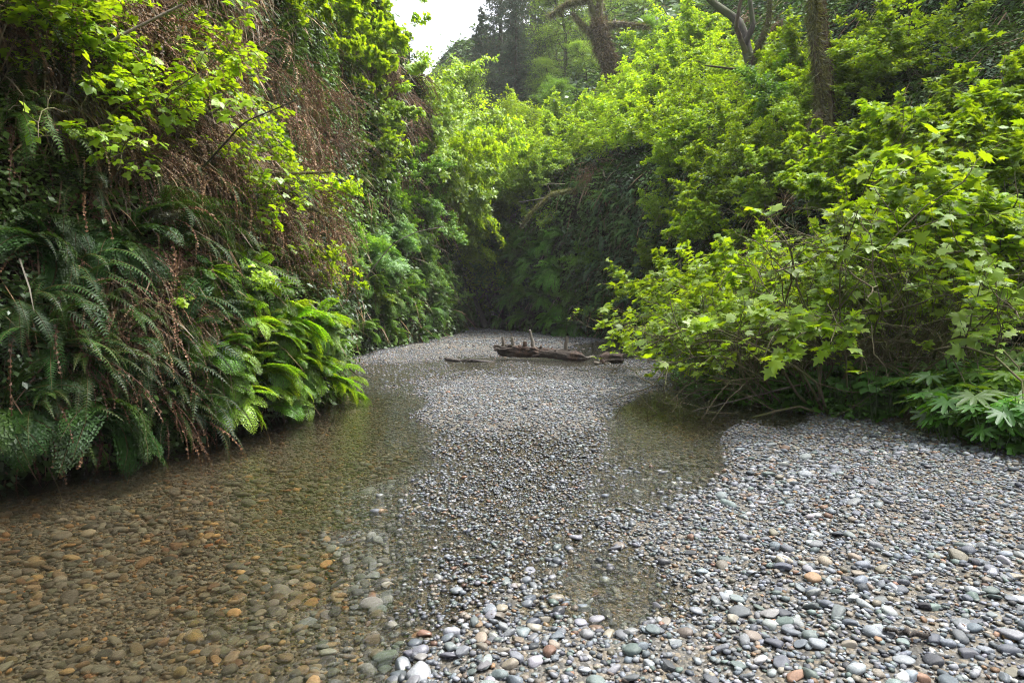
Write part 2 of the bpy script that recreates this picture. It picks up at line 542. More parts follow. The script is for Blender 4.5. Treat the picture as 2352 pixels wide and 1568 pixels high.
def build_bed():
    ys = np.concatenate([np.arange(-7, 1, 0.4), np.arange(1, 8, 0.06), np.arange(8, 18, 0.12), np.arange(18, 48, 0.3)])
    xs = np.concatenate([np.arange(-12, -5.5, 0.5), np.arange(-5.5, 7, 0.08), np.arange(7, 12, 0.5)])
    X, Y = np.meshgrid(xs, ys, indexing='ij')
    H = bed_h(X.ravel(), Y.ravel()).reshape(X.shape)
    b = sstep(-0.05, 0.2, bank_dist(X, Y))
    mud = sstep(1.0, 0.3, np.hypot((X - 3.75) / 0.9, (Y - 6.85) / 0.28))
    Cc = np.stack([np.maximum(b, mud), sstep(0.012, -0.015, H), 0 * H], -1).reshape(-1, 3)
    s = Soup()
    s.add(np.stack([X, Y, H], -1).reshape(-1, 3), grid_faces(len(xs), len(ys))[:, ::-1], Cc)
    o = s.obj('stream_bed', M_BED, smooth=True)
    tag(o, 'grey grit and mud bed of the creek under the stones', 'stream bed', kind='structure')
    return o
bed = build_bed()
def plain_ground():
    s = Soup()
    s.add([(-500, -500, -1.2), (500, -500, -1.2), (500, 500, -1.2), (-500, 500, -1.2)], [[0, 1, 2, 3]], (1, 0, 0))
    tag(s.obj('ground', M_BED), 'dark forest soil all around the canyon', 'ground', kind='structure')
plain_ground()

def build_water():
    xs = np.arange(-6, 6.01, 0.1)
    ys = np.concatenate([np.arange(-6, 1, 0.5), np.arange(1, 12, 0.08), np.arange(12, 46, 0.25)])
    X, Y = np.meshgrid(xs, ys, indexing='ij')
    dpt = -bed_base(X.ravel(), Y.ravel()).reshape(X.shape)
    br = 0.30 + 0.85 * sstep(0.07, 0.005, dpt) + 0.25 * sstep(4.2, 2.6, Y) * sstep(-0.3, -1.5, X)
    br = br * (0.85 + 0.35 * fbm(X, Y, 0, 0.9, 12))
    calm = sstep(0.35, -0.3, np.hypot((X - 2.0) / 1.4, (Y - 8.6) / 1.6) - 0.8)
    br = np.clip(br * (1 - 0.75 * calm), 0.03, 1)
    # small standing waves where the current drops at the near left
    z = 0.010 * fbm(X, Y * 0.6, 0, 3.0, 31) * sstep(6, 3, Y) * sstep(0.3, -1, X)
    z += 0.05 * np.exp(-(((X + 1.45) / 0.22) ** 2 + ((Y - 2.62) / 0.09) ** 2))
    z += 0.035 * np.exp(-(((X + 1.0) / 0.3) ** 2 + ((Y - 3.75) / 0.08) ** 2))
    s = Soup()
    s.add(np.stack([X, Y, z], -1).reshape(-1, 3), grid_faces(len(xs), len(ys))[:, ::-1], np.stack([br, br, br], -1).reshape(-1, 3))
    o = s.obj('water', M_WATER, smooth=True)
    tag(o, 'shallow clear creek water running over the stones', 'water', kind='structure')
build_water()

# ------------------------------------------------------------------ canyon walls
def curve_frame(B, step, side, smooth_m=3.0):
    c = curve_resample(B, step)
    t = np.gradient(c, axis=0)
    k = int(smooth_m / step) | 1
    ker = np.hanning(k + 2)[1:-1]
    ker /= ker.sum()
    pad = np.pad(t, ((k // 2, k // 2), (0, 0)), mode='edge')
    t = np.stack([np.convolve(pad[:, i], ker, 'valid') for i in (0, 1)], 1)
    t /= np.linalg.norm(t, axis=1, keepdims=True)
    n = np.stack([t[:, 1], -t[:, 0]], 1) * (1 if side == 'L' else -1)   # towards the creek
    return c, n
def wall_sheet(B, side):
    step = 0.16
    c, n = curve_frame(B, step, side)
    y = c[:, 1:2]
    t = np.concatenate([np.arange(-0.6, 7, 0.16), np.arange(7, 16, 0.3), np.arange(16, 34, 0.8)])[None]
    if side == 'L':
        ztop = np.interp(y, [-8, 5, 12, 18, 24, 29, 36, 50], [8, 9, 10.5, 10.5, 8.2, 6.8, 7, 7])
        near = 1 - sstep(9.8, 12.0, y)
        o_near = -0.28 * np.sin(np.pi * np.clip(t / 1.7, 0, 1)) + 0.40 * np.clip(t - 1.9, 0, 3) + 0.12 * np.clip(t - 4.9, 0, 20)
        o_far = 0.05 * np.clip(t, 0, 40) + 0 * y
        off = near * o_near + (1 - near) * o_far
        over = np.clip(t - ztop, 0, 60)
        z = np.minimum(t, ztop) + over * 0.45
        off = off + over * 1.2
    else:
        zc = np.interp(y, [-8, 5, 9, 14, 18, 21, 30, 50], [2.0, 2.2, 2.5, 3.2, 4.4, 5.3, 5.5, 5.5])
        over = np.clip(t - zc, 0, 60)
        slope_r = np.clip(over, 0, 5.5)
        steep = np.clip(over - 5.5, 0, 60)
        far = sstep(17, 25, y)
        z = np.minimum(t, zc) + slope_r * (0.72 + 0.02 * far) + steep * (0.92 - 0.22 * far)
        off = 0.06 * np.clip(t, 0, 40) + slope_r * (0.85 - 0.1 * far) + steep * (0.28 + 0.4 * far)
        off = off + 0.25 * sstep(0, 0.9, t) * (1 - sstep(1.2, 2.2, t)) * (1 - sstep(9, 16, y))     # hollow under the slope
    px_ = c[:, 0:1] - n[:, 0:1] * off
    py_ = c[:, 1:2] - n[:, 1:2] * off
    zz = z + 0 * px_
    amp = 0.22 + 0.25 * sstep(3, 9, zz)
    d = amp * fbm(px_, py_, zz, 0.75, 3 if side == 'L' else 8, 4) + 0.07 * fbm(px_, py_, zz, 3.1, 5, 2)
    d = d * sstep(-0.2, 0.5, zz)
    px_, py_ = px_ + n[:, 0:1] * d, py_ + n[:, 1:2] * d
    V = np.stack([px_, py_, zz], -1)
    F = grid_faces(V.shape[0], V.shape[1])
    if side == 'L':
        F = F[:, ::-1]
    return V, F
TV, TF = [], []
WALLS = {}
for side, B, nm, lb in (('L', LB, 'canyon_wall_left', 'steep dark earth canyon wall on the left, overgrown with ferns'),
                        ('R', RB, 'canyon_wall_right', 'canyon wall and green slope on the right side of the creek')):
    V, F = wall_sheet(B, side)
    s = Soup()
    s.add(V, F[:, ::-1], (0.05, 0.04, 0.03))
    o = s.obj(nm, M_WALL, smooth=True)
    tag(o, lb, 'canyon wall', kind='structure')
    WALLS[side] = V
    TV.append(V.reshape(-1, 3)); TF.append(F)
def far_hill():
    xs = np.arange(-70, 71, 1.6)
    ys = np.arange(33, 120, 1.6)
    X, Y = np.meshgrid(xs, ys, indexing='ij')
    Z = -1.0 + np.clip(Y - 34 - 0.12 * X, 0, 90) * 0.30 + 1.2 * fbm(X, Y, 0, 0.13, 6) + np.clip(X - 6, 0, 40) * 0.35
    s = Soup()
    s.add(np.stack([X, Y, Z], -1), grid_faces(len(xs), len(ys))[:, ::-1], (0, 0, 0))
    tag(s.obj('hill', M_WALL, smooth=True), 'wooded hill rising behind the bend of the canyon', 'hill', kind='structure')
    TV.append(np.stack([X, Y, Z], -1).reshape(-1, 3)); TF.append(grid_faces(len(xs), len(ys)))
far_hill()
def bed_for_bvh():
    xs = np.arange(-6, 9, 0.25)
    ys = np.arange(0, 46, 0.25)
    X, Y = np.meshgrid(xs, ys, indexing='ij')
    Z = bed_h(X.ravel(), Y.ravel()).reshape(X.shape)
    TV.append(np.stack([X, Y, Z], -1).reshape(-1, 3)); TF.append(grid_faces(len(xs), len(ys)))
bed_for_bvh()
_o = 0
_v, _f = [], []
for V, F in zip(TV, TF):
    _v.append(V); _f.append(F + _o); _o += len(V)
BVH = BVHTree.FromPolygons(np.concatenate(_v).tolist(), np.concatenate(_f).tolist())
def hit(x, y, q=True):
    """terrain point and outward normal seen at a point of the photograph (2352-wide coordinates)"""
    d = ray(x * Q, y * Q) if q else ray(x, y)
    d.normalize()
    p, nrm, _, dist = BVH.ray_cast(Vector((0, 0, CAM_H)), d)
    if p is None:
        return None, None
    if nrm.dot(d) > 0:
        nrm = -nrm
    return p, nrm
def ground_z(x, y, z0=60):
    p, nrm, _, _ = BVH.ray_cast(Vector((x, y, z0)), Vector((0, 0, -1)))
    return p.z if p else 0.0
# ------------------------------------------------------------------ stones
PAL = np.array([(0.20, 0.215, 0.24), (0.27, 0.28, 0.30), (0.36, 0.365, 0.37), (0.11, 0.115, 0.13), (0.30, 0.25, 0.19), (0.48, 0.46, 0.43), (0.19, 0.225, 0.205),
                (0.26, 0.15, 0.10), (0.065, 0.065, 0.07), (0.33, 0.20, 0.11), (0.23, 0.235, 0.24), (0.16, 0.175, 0.195)])
PALN = ['blue-grey', 'grey', 'pale grey', 'dark slate', 'tan', 'whitish', 'green-grey', 'rust-brown', 'black', 'orange-brown', 'mid grey', 'dark grey']
PALP = np.array([.12, .16, .15, .09, .13, .05, .09, .035, .04, .02, .10, .08])
PALP = PALP / PALP.sum()
def ico(sub):
    import bmesh
    bm = bmesh.new()
    bmesh.ops.create_icosphere(bm, subdivisions=sub, radius=1)
    V = np.array([v.co[:] for v in bm.verts])
    F = np.array([[v.index for v in f.verts] for f in bm.faces])
    bm.free()
    return V, F
def stone_shape(sub, seed):
    V, F = ico(sub)
    r = np.random.default_rng(seed)
    p = r.uniform(0.75, 1.0)
    V = np.sign(V) * np.abs(V) ** p
    V *= (1 + 0.16 * vnoise(V[:, 0], V[:, 1], V[:, 2], 1.1, seed) + 0.05 * vnoise(V[:, 0], V[:, 1], V[:, 2], 2.6, seed + 3))[:, None]
    for _ in range(r.integers(0, 4)):                       # one broken, flatter side
        nn = r.normal(size=3); nn /= np.linalg.norm(nn)
        dd = V @ nn
        V -= np.clip(dd - r.uniform(.45, .7), 0, 1)[:, None] * nn * 0.85
    V *= np.array([1.0, r.uniform(0.58, 0.92), r.uniform(0.28, 0.56)])
    return V, F
def sample_area(y0, y1, dens):
    """random ground points inside the widened view between two distances"""
    n = int(dens * (y1 - y0) * (1.7 * y1 + 1.2))
    y = RNG.uniform(y0, y1, n)
    x = RNG.uniform(-1, 1, n) * (0.85 * y1 + 0.6)
    x_l = np.interp(y, LB[:, 1], LB[:, 0]) - 0.1
    k = (np.abs(x) < 0.85 * y + 0.6) & (x > x_l) & (bank_dist(x, y) < 0.1 + 0.25 * RNG.random(n)) & (x < 5.3)
    far_x = np.interp(y, RB[::-1, 1][::-1], RB[::-1, 0][::-1])
    k &= (y < 14) | (x < far_x)
    return x[k], y[k]
def poly_in(poly, x, y):
    inside = np.zeros(len(x), bool)
    for i in range(len(poly)):
        x1, y1 = poly[i]; x2, y2 = poly[(i + 1) % len(poly)]
        inside ^= ((y1 > y) != (y2 > y)) & (x < (x2 - x1) * (y - y1) / (y2 - y1 + 1e-9) + x1)
    return inside
def gen_stones():
    out = []
    for y0, y1, dens, d0, d1, sink in ((1.5, 6, 9, .085, .13, .25), (1.5, 6, 230, .045, .085, .15), (1.5, 6, 800, .028, .045, .1), (1.5, 5, 1100, .014, .028, .05),
                                       (6, 11, 4, .08, .12, .2), (6, 11, 90, .05, .08, .2), (6, 11, 620, .03, .05, .1),
                                       (11, 18, 14, .06, .10, .2), (11, 18, 260, .035, .06, .1), (18, 33, 10, .08, .12, .2), (18, 33, 130, .05, .08, .1)):
        x, y = sample_area(y0, y1, dens)
        if d0 > 0.04:
            cl = fbm(x, y, 0, 0.9, 21) + 0.25 * (y < 3.6)
            k = RNG.random(len(x)) < sstep(-0.45, 0.5, cl) * 1.1 + 0.1
            x, y = x[k], y[k]
        d = RNG.uniform(d0, d1, len(x)) * 0.88
        sx, sy, _ = project(np.stack([x, y, 0 * x], 1))
        rif = poly_in([(940, 930), (1130, 965), (1400, 985), (1350, 1120), (1260, 1250), (1150, 1380), (1000, 1480), (900, 1400), (900, 1250), (940, 1100)], sx / Q, sy / Q)
        keep = ~rif | (d < 0.045) | (RNG.random(len(x)) < 0.10)
        x, y, d, rif, sx = x[keep], y[keep], d[keep], rif[keep], sx[keep]
        lft = (sx < 900 * Q) & (y < 6)
        d = np.where(lft & (d > 0.04), d * 1.12, d)
        z = bed_h(x, y) + 0.012 * rif * RNG.random(len(x)) + d * 0.5 * 0.55 * (1 - sink * 2) * RNG.uniform(0.4, 1.1, len(x))
        out.append(np.stack([x, y, z, d], 1))
    return np.concatenate(out)
stones = gen_stones()
ns_ = len(stones)
pi_ = RNG.choice(len(PAL), ns_, p=PALP)
scol = PAL[pi_] * np.array([0.70, 0.735, 0.78]) * RNG.uniform(0.6, 1.4, (ns_, 1)) * RNG.uniform(0.95, 1.05, (ns_, 3))
top = stones[:, 2] + stones[:, 3] * 0.25
under = sstep(0.012, -0.02, top + 0.006 * RNG.normal(size=ns_))
depth = sstep(0.0, -0.14, top)
wet = sstep(0.05, 0.005, stones[:, 2]) 
warm = np.array([1.05, 0.86, 0.60])
rust = (RNG.random(ns_) < 0.18)[:, None] * (depth > 0.25)[:, None]
tint = (1 - 0.15 * under[:, None]) * (1 - sstep(-0.02, -0.10, top)[:, None] * (1 - warm * 0.58))
scol = scol * tint * (1 - 0.27 * wet * (1 - under))[:, None]
scol = np.where(rust, scol * np.array([1.6, 1.15, 0.7]), scol)
srough = np.where(top < -0.004, 0.85, 0.65 - 0.24 * wet)
sneed = (RNG.random(ns_) < 0.05 * (1 - wet))
px_, py_, dd_ = project(stones[:, :3])
show = stones[:, 3] * FPX / dd_ * ((px_ > -5) & (px_ < 1030) & (py_ < 690)) * (1 - 0.75 * (top < -0.03))
order = np.argsort(-show)
big = order[:300]
rest = order[300:]
def gravel_mesh():
    s = Soup()
    shapes = {1: [stone_shape(1, 40 + i) for i in range(14)], 2: [stone_shape(2, 60 + i) for i in range(14)], 0: []}
    app = stones[:, 3] * FPX / dd_
    for lv, sel in ((2, rest[app[rest] > 13]), (1, rest[app[rest] <= 13])):
        which = RNG.integers(0, 14, len(sel))
        for k in range(14):
            idx = sel[which == k]
            if not len(idx):
                continue
            V, F = shapes[lv][k]
            n = len(idx)
            a = RNG.uniform(0, 6.28, n)
            tx = RNG.normal(0, 0.22, n); ty = RNG.normal(0, 0.22, n)
            Z = np.stack([tx, ty, np.ones(n)], 1)
            Yd = np.stack([np.cos(a), np.sin(a), 0 * a], 1)
            VV, FF = place_many(V, F, stones[idx, :3], Yd, Z, stones[idx, 3] * 0.5)
            C = np.repeat(np.concatenate([scol[idx], srough[idx][:, None]], 1), len(V), 0)
            s.add(VV, FF, C)
    o = s.obj('gravel', M_GRAVEL, smooth=True)
    tag(o, 'rounded grey and brown river gravel covering the creek bed', 'gravel', kind='stuff')
gravel_mesh()
def big_stones():
    protos = []
    for k in range(16):
        V, F = stone_shape(3, 100 + k)
        s = Soup()
        s.add(V, F, (.2, .2, .2))
        protos.append(s.mesh('river_stone', M_STONE, smooth=True))
    for n, i in enumerate(big):
        o = bpy.data.objects.new('river_stone', protos[n % 16])
        COL.objects.link(o)
        x, y, z, d = stones[i]
        o.location = (x, y, z)
        o.rotation_euler = (RNG.normal(0, .2), RNG.normal(0, .2), RNG.uniform(0, 6.28))
        o.scale = (d / 2,) * 3
        o.color = (*[float(v) for v in scol[i]], float(srough[i]))
        nm = PALN[pi_[i]]
        if top[i] < -0.01:
            state = 'under the flowing water'
        elif wet[i] > 0.5:
            state = "standing wet at the water's edge"
        else:
            state = 'lying dry on the gravel bar'
        zone = 'in front' if y < 3.2 else 'farther up the creek' if y > 5 else 'past the nearest stones'
        sz = 'large' if d > 0.11 else 'medium' if d > 0.075 else 'small'
        tag(o, f'{sz} {nm} rounded stone {state}, {zone}', 'stone', f'{sz} {nm} stones {state}, {zone}')
big_stones()
# ------------------------------------------------------------------ leaf and frond shapes
def fan(outline, centre=(0, 0, 0)):
    V = np.array([centre] + list(outline), float)
    n = len(outline)
    return V, np.array([[0, i, i + 1] for i in range(1, n)])
L_SIMPLE = (np.array([(0, 0, 0), (0.30, 0.42, 0.06), (0, 1, -0.05), (-0.30, 0.42, 0.06)], float), np.array([[0, 1, 2], [0, 2, 3]]))
L_OVAL = (np.array([(0, 0, 0), (0.26, 0.22, 0.05), (0.30, 0.55, 0.06), (0, 1, -0.10), (-0.30, 0.55, 0.06), (-0.26, 0.22, 0.05), (0, 0.5, 0)], float),
          np.array([[0, 1, 6], [1, 2, 6], [2, 3, 6], [3, 4, 6], [4, 5, 6], [5, 0, 6]]))
def maple():
    half = [(0.10, -0.06), (0.34, -0.10), (0.30, 0.06), (0.62, 0.16), (0.42, 0.28), (0.72, 0.58), (0.40, 0.50), (0.36, 0.60), (0.22, 0.58), (0.20, 0.78), (0.0, 1.08)]
    pts = [(0, 0.0)] + half + [(-x, y) for x, y in half[-2::-1]] + [(0, 0.0)]
    out = [(x, y, 0.10 * abs(x) - 0.22 * (x * x + (y - 0.3) ** 2)) for x, y in pts]
    V, F = fan(out[1:-1], (0, 0.18, 0.0))
    n = len(V) - 1
    return V, np.concatenate([F, [[0, n, 1]]])
L_MAPLE = maple()
def trifol():
    Vs, Fs, o = [], [], 0
    for a, s_, off in ((0, 0.62, 0.36), (1.15, 0.5, 0.30), (-1.15, 0.5, 0.30)):
        V, F = L_OVAL
        V = V * np.array([1.25, 1, 1]) * s_
        ca, sa = math.cos(a), math.sin(a)
        base = np.array([0, 0.34, 0]) if a == 0 else np.array([0, 0.30, 0])
        W = np.stack([V[:, 0] * ca + V[:, 1] * sa, -V[:, 0] * sa + V[:, 1] * ca, V[:, 2]], 1) + base
        W[:, 2] -= 0.18 * W[:, 0] ** 2
        Vs.append(W); Fs.append(F + o); o += len(V)
    return np.concatenate(Vs), np.concatenate(Fs)
L_TRI = trifol()
def pinnate(k=3):
    Vs, Fs, o = [], [], 0
    items = [(0, 0.34, 1.0 - 0.34)]
    for i in range(k):
        y = 0.16 + 0.5 * i / (k - 1) if k > 1 else 0.3
        items += [(1.0, 0.36 - 0.05 * i, y), (-1.0, 0.36 - 0.05 * i, y)]
    for a, s_, y in items:
        V, F = L_SIMPLE
        V = V * s_ * np.array([0.8, 1, 1])
        ca, sa = math.cos(a), math.sin(a)
        W = np.stack([V[:, 0] * ca + V[:, 1] * sa, -V[:, 0] * sa + V[:, 1] * ca + y, V[:, 2]], 1)
        W[:, 2] -= 0.25 * W[:, 1] ** 2 + 0.2 * W[:, 0] ** 2
        Vs.append(W); Fs.append(F + o); o += len(V)
    return np.concatenate(Vs), np.concatenate(Fs)
L_PIN = pinnate()
def lobed():
    """broad palm-shaped leaf of the tall herbs by the gravel, cut into narrow toothed lobes"""
    pts = []
    for i in range(9):
        a = -2.5 + 5.0 * i / 8
        r = 0.62 + 0.12 * math.cos(a)
        pts.append((math.sin(a - 0.12) * r * 0.86, 0.35 + math.cos(a - 0.12) * r * 0.86))
        pts.append((math.sin(a) * r, 0.35 + math.cos(a) * r))
        pts.append((math.sin(a + 0.12) * r * 0.86, 0.35 + math.cos(a + 0.12) * r * 0.86))
        if i < 8:
            pts.append((math.sin(a + 0.31) * 0.30, 0.35 + math.cos(a + 0.31) * 0.30))
    out = [(x, y, 0.05 - 0.25 * (x * x + (y - 0.35) ** 2)) for x, y in pts]
    return fan(out, (0, 0.33, 0.0))
L_LOBE = lobed()

def frond(soup, rng, base, az, elev, L, droop, pairs, wmax, col, kind='sword', stemcol=(0.10, 0.09, 0.03), roll=0.0):
    """one fern frond: arching midrib with paired pinnae"""
    n = pairs
    t = np.linspace(0, 1, n + 1)
    e = elev - droop * t ** 1.3
    azs = az + rng.normal(0, 0.12) * t * 2
    d = np.stack([np.cos(e) * np.sin(azs), np.cos(e) * np.cos(azs), np.sin(e)], 1)
    P = base + np.concatenate([[np.zeros(3)], np.cumsum(d[:-1] * L / n, 0)])
    side = np.stack([np.cos(azs), -np.sin(azs), 0 * t + roll], 1)
    side /= np.linalg.norm(side, axis=1, keepdims=True)
    nor = np.cross(side, d)
    k = np.arange(max(2, int(n * 0.10)), n + 1)
    tt = t[k]
    if kind == 'sword':
        w_ = wmax * np.clip(np.minimum(0.55 + 2.2 * tt, 1.0) * (1 - tt ** 2.6) + 0.03, 0, 1)
        wid = L / n * 0.46
    elif kind == 'lady':
        w_ = wmax * np.clip(np.sin(np.pi * np.clip(0.12 + 0.88 * tt, 0, 1)) ** 0.8 + 0.02, 0, 1)
        wid = L / n * 0.50
    else:
        w_ = wmax * (1 - 0.7 * tt)
        wid = L / n * 0.6
    for sgn in (1, -1):
        dirn = side[k] * sgn + d[k] * (0.35 + 0.25 * tt[:, None]) - np.array([0, 0, 0.18]) + rng.normal(0, 0.05 if kind != 'dead' else 0.45, (len(k), 3))
        if kind == 'lady':
            m = 4                                   # each pinna is cut again into small leaflets
            for q in range(m):
                f = (q + 0.4) / m
                pp = P[k] + dirn * (w_ * f)[:, None]
                for s2 in (1, -1):
                    V, F = place_many(L_SIMPLE[0], L_SIMPLE[1], pp, dirn * 0.5 + d[k] * s2 * 0.9, nor[k] + rng.normal(0, 0.2, (len(k), 3)), w_ * 0.55 * (1 - 0.55 * f) + 1e-4, 0.9)
                    soup.add(V, F, np.repeat(col * rng.uniform(0.75, 1.25, (len(k), 1)), 4, 0))
        else:
            V, F = place_many(np.array([(-0.5, 0, 0), (0.62, 0.08, 0.0), (0.1, 1, -0.10), (-0.42, 0.3, 0)], float), np.array([[0, 1, 2], [0, 2, 3]]), P[k], dirn, nor[k] + rng.normal(0, 0.12 if kind != 'dead' else 0.6, (len(k), 3)), 1.0)
            V = V.reshape(len(k), 4, 3)
            c0 = P[k][:, None]
            loc = V - c0
            yv = dirn / np.linalg.norm(dirn, axis=1, keepdims=True)
            ly = (loc * yv[:, None]).sum(-1, keepdims=True)
            lat = loc - ly * yv[:, None]
            V = c0 + lat * wid * 1.05 + yv[:, None] * ly * w_[:, None, None]
            soup.add(V, F, np.repeat(col * rng.uniform(0.8, 1.2, (len(k), 1)), 4, 0))
    tube(soup, P[::max(1, n // 8)], np.linspace(0.006, 0.002, len(P[::max(1, n // 8)])), 3, stemcol, cap=False)

def make_fern(seed, kind, nf, L, mat=None, spread=1.35, pairs=26, wmax=0.085, col=(0.05, 0.11, 0.02), name='fern', dead=0, wall=True):
    rng = np.random.default_rng(seed)
    s = Soup()
    col = np.array(col)
    for i in range(nf):
        az = rng.uniform(-spread, spread) if wall else rng.uniform(-3.14, 3.14)
        el = rng.uniform(-0.1, 1.15) if wall else rng.uniform(0.5, 1.25)
        ll = L * rng.uniform(0.65, 1.15)
        frond(s, rng, np.array([0.03 * math.sin(az), 0.03 * math.cos(az), 0]), az, el, ll, rng.uniform(1.2, 2.1), pairs, wmax * rng.uniform(0.85, 1.15), col * rng.uniform(0.75, 1.3) * np.array([rng.uniform(.85, 1.25), 1, 1]), kind, roll=rng.uniform(-.3, .3))
    me = s.mesh(name, mat or M_FERN)
    dm = None
    if dead:
        s2 = Soup()
        for i in range(dead):
            az = rng.uniform(-1.3, 1.3)
            frond(s2, rng, np.array([0.05 * math.sin(az), 0.04 * math.cos(az), -0.02]), az, rng.uniform(-1.2, 0.0), L * rng.uniform(0.6, 1.2), rng.uniform(0.8, 1.5), 22, wmax * 0.42, np.array([0.16, 0.09, 0.045]) * rng.uniform(0.6, 1.35), 'dead', (0.1, 0.05, 0.03))
        dm = s2.mesh('dead_fronds', M_DEAD)
    return me, dm
def make_skirt(seed, n=34, L=0.9, col=(0.21, 0.135, 0.07)):
    """curtain of dead brown fronds hanging straight down"""
    rng = np.random.default_rng(seed)
    s = Soup()
    for i in range(n):
        b = np.array([rng.normal(0, 0.22), rng.uniform(0, 0.12), rng.normal(0, 0.12)])
        frond(s, rng, b, rng.uniform(-0.9, 0.9), rng.uniform(-1.1, 0.1), L * rng.uniform(0.5, 1.25), rng.uniform(1.2, 1.7), 26, 0.036, np.array(col) * rng.uniform(0.55, 1.5) * np.array([1, rng.uniform(.85, 1.15), 1]), 'dead', (0.12, 0.065, 0.04))
    return s.mesh('dead_fronds', M_DEAD)

def shrub_skeleton(rng, stems, H, spread, lean=(0, 0), nb=(2, 3), levels=2, arch=0.5, wander=0.18, r0=0.014, base_r=0.12, segs=9):
    """returns list of (points, radii, level)"""
    out = []
    def grow(p, d, L, r, lv):
        n = segs if lv == 0 else max(4, segs - 3 * lv)
        pts = [p.copy()]
        dd = d.copy()
        for i in range(n):
            dd = dd + rng.normal(0, wander, 3) + np.array([0, 0, -arch * (i / n) * 0.35 if lv == 0 else 0.02])
            dd /= np.linalg.norm(dd)
            p = p + dd * L / n
            pts.append(p.copy())
        pts = np.array(pts)
        out.append((pts, np.linspace(r, r * 0.35, n + 1), lv))
        if lv < levels:
            for i in range(max(1, int(n * 0.3)), n + 1):
                for _ in range(rng.integers(nb[0], nb[1] + 1) if lv == 0 else rng.integers(1, 3)):
                    if rng.random() < 0.25:
                        continue
                    di = (pts[i] - pts[i - 1]); di /= np.linalg.norm(di)
                    nd = di * 0.6 + rng.normal(0, 0.65, 3) + np.array([0, 0, 0.18])
                    nd /= np.linalg.norm(nd)
                    grow(pts[i], nd, L * rng.uniform(0.22, 0.42) * (1 - 0.35 * i / n), r * 0.45, lv + 1)
    for k in range(stems):
        a = rng.uniform(0, 6.283)
        tl = spread * rng.uniform(0.15, 1.0)
        d = np.array([math.sin(tl) * math.cos(a) + lean[0], math.sin(tl) * math.sin(a) + lean[1], math.cos(tl)])
        d /= np.linalg.norm(d)
        grow(np.array([base_r * math.cos(a), base_r * math.sin(a), -0.1]), d, H * rng.uniform(0.7, 1.1), r0 * rng.uniform(0.7, 1.2), 0)
    return out
def make_shrub(seed, name, tmpl, leaf=0.12, per=2, cols=((0.10, 0.20, 0.015), (0.16, 0.27, 0.02)), upward=0.9, flat=0.5, minlv=1, sides=(6, 4, 3), mat=None, stemcol=(.1, .08, .05), drop=0.0, bare=0.0, outward=0.4, **kw):
    rng = np.random.default_rng(seed)
    sk = shrub_skeleton(rng, **kw)
    st = Soup()
    P, D = [], []
    for pts, rad, lv in sk:
        tube(st, pts, rad, sides[min(lv, 2)], stemcol, cap=False)
        if lv >= minlv:
            for i in range(1, len(pts)):
                for _ in range(per):
                    t = rng.random()
                    P.append(pts[i - 1] * (1 - t) + pts[i] * t)
                    D.append((pts[i] - pts[i - 1]) / (np.linalg.norm(pts[i] - pts[i - 1]) + 1e-6))
    P, D = np.array(P), np.array(D)
    if drop:
        k = vnoise(P[:, 0], P[:, 1], P[:, 2], 1.8, seed) > -1 + drop
        P, D = P[k], D[k]
    if bare:
        k = P[:, 2] + 0.25 * np.hypot(P[:, 0], P[:, 1]) > bare * rng.uniform(0.6, 1.3, len(P))
        P, D = P[k], D[k]
    n = len(P)
    dirn = D * 0.4 + rng.normal(0, 0.8, (n, 3)) * np.array([1, 1, flat])
    dirn[:, :2] += outward * P[:, :2] / (np.linalg.norm(P[:, :2], axis=1, keepdims=True) + 0.2)
    nor = rng.normal(0, 0.38, (n, 3)) + np.array([0, 0, upward])
    nor[:, :2] += 0.35 * P[:, :2] / (np.linalg.norm(P[:, :2], axis=1, keepdims=True) + 0.2)
    dn = dirn / np.linalg.norm(dirn, axis=1, keepdims=True)
    size = leaf * (0.4 + 0.95 * rng.random(n) ** 1.3)
    P = P + dn * size[:, None] * 0.35
    V, F = place_many(tmpl[0], tmpl[1], P, dirn, nor, size)
    u = rng.random((n, 1))
    g = 0.5 + 0.5 * vnoise(P[:, 0], P[:, 1], P[:, 2], 1.5, seed + 5)[:, None]
    C = (np.array(cols[0]) * (1 - u) + np.array(cols[1]) * u) * rng.uniform(0.75, 1.2, (n, 1)) * (0.8 + 0.4 * g)
    s = Soup()
    s.add(V, F, np.repeat(C, len(tmpl[0]), 0))
    return st.mesh('stems', M_STEM, smooth=True), s.mesh('foliage', mat or M_LEAF)
def shrub_root(name, stem_me, leaf_me, loc=(0, 0, -50)):
    r = empty(name, loc)
    for nm, me in (('stems', stem_me), ('foliage', leaf_me)):
        o = bpy.data.objects.new(nm, me)
        COL.objects.link(o)
        o.parent = r
    return r
def inst(name, metas, loc, rz=0.0, sc=1.0, tilt=(0, 0)):
    """a new thing from ready meshes: an Empty with its part meshes"""
    r = empty(name, loc)
    r.rotation_euler = (tilt[0], tilt[1], rz)
    r.scale = (sc, sc, sc)
    for nm, me in metas:
        if me is None:
            continue
        o = bpy.data.objects.new(nm, me)
        COL.objects.link(o)
        o.parent = r
    return r

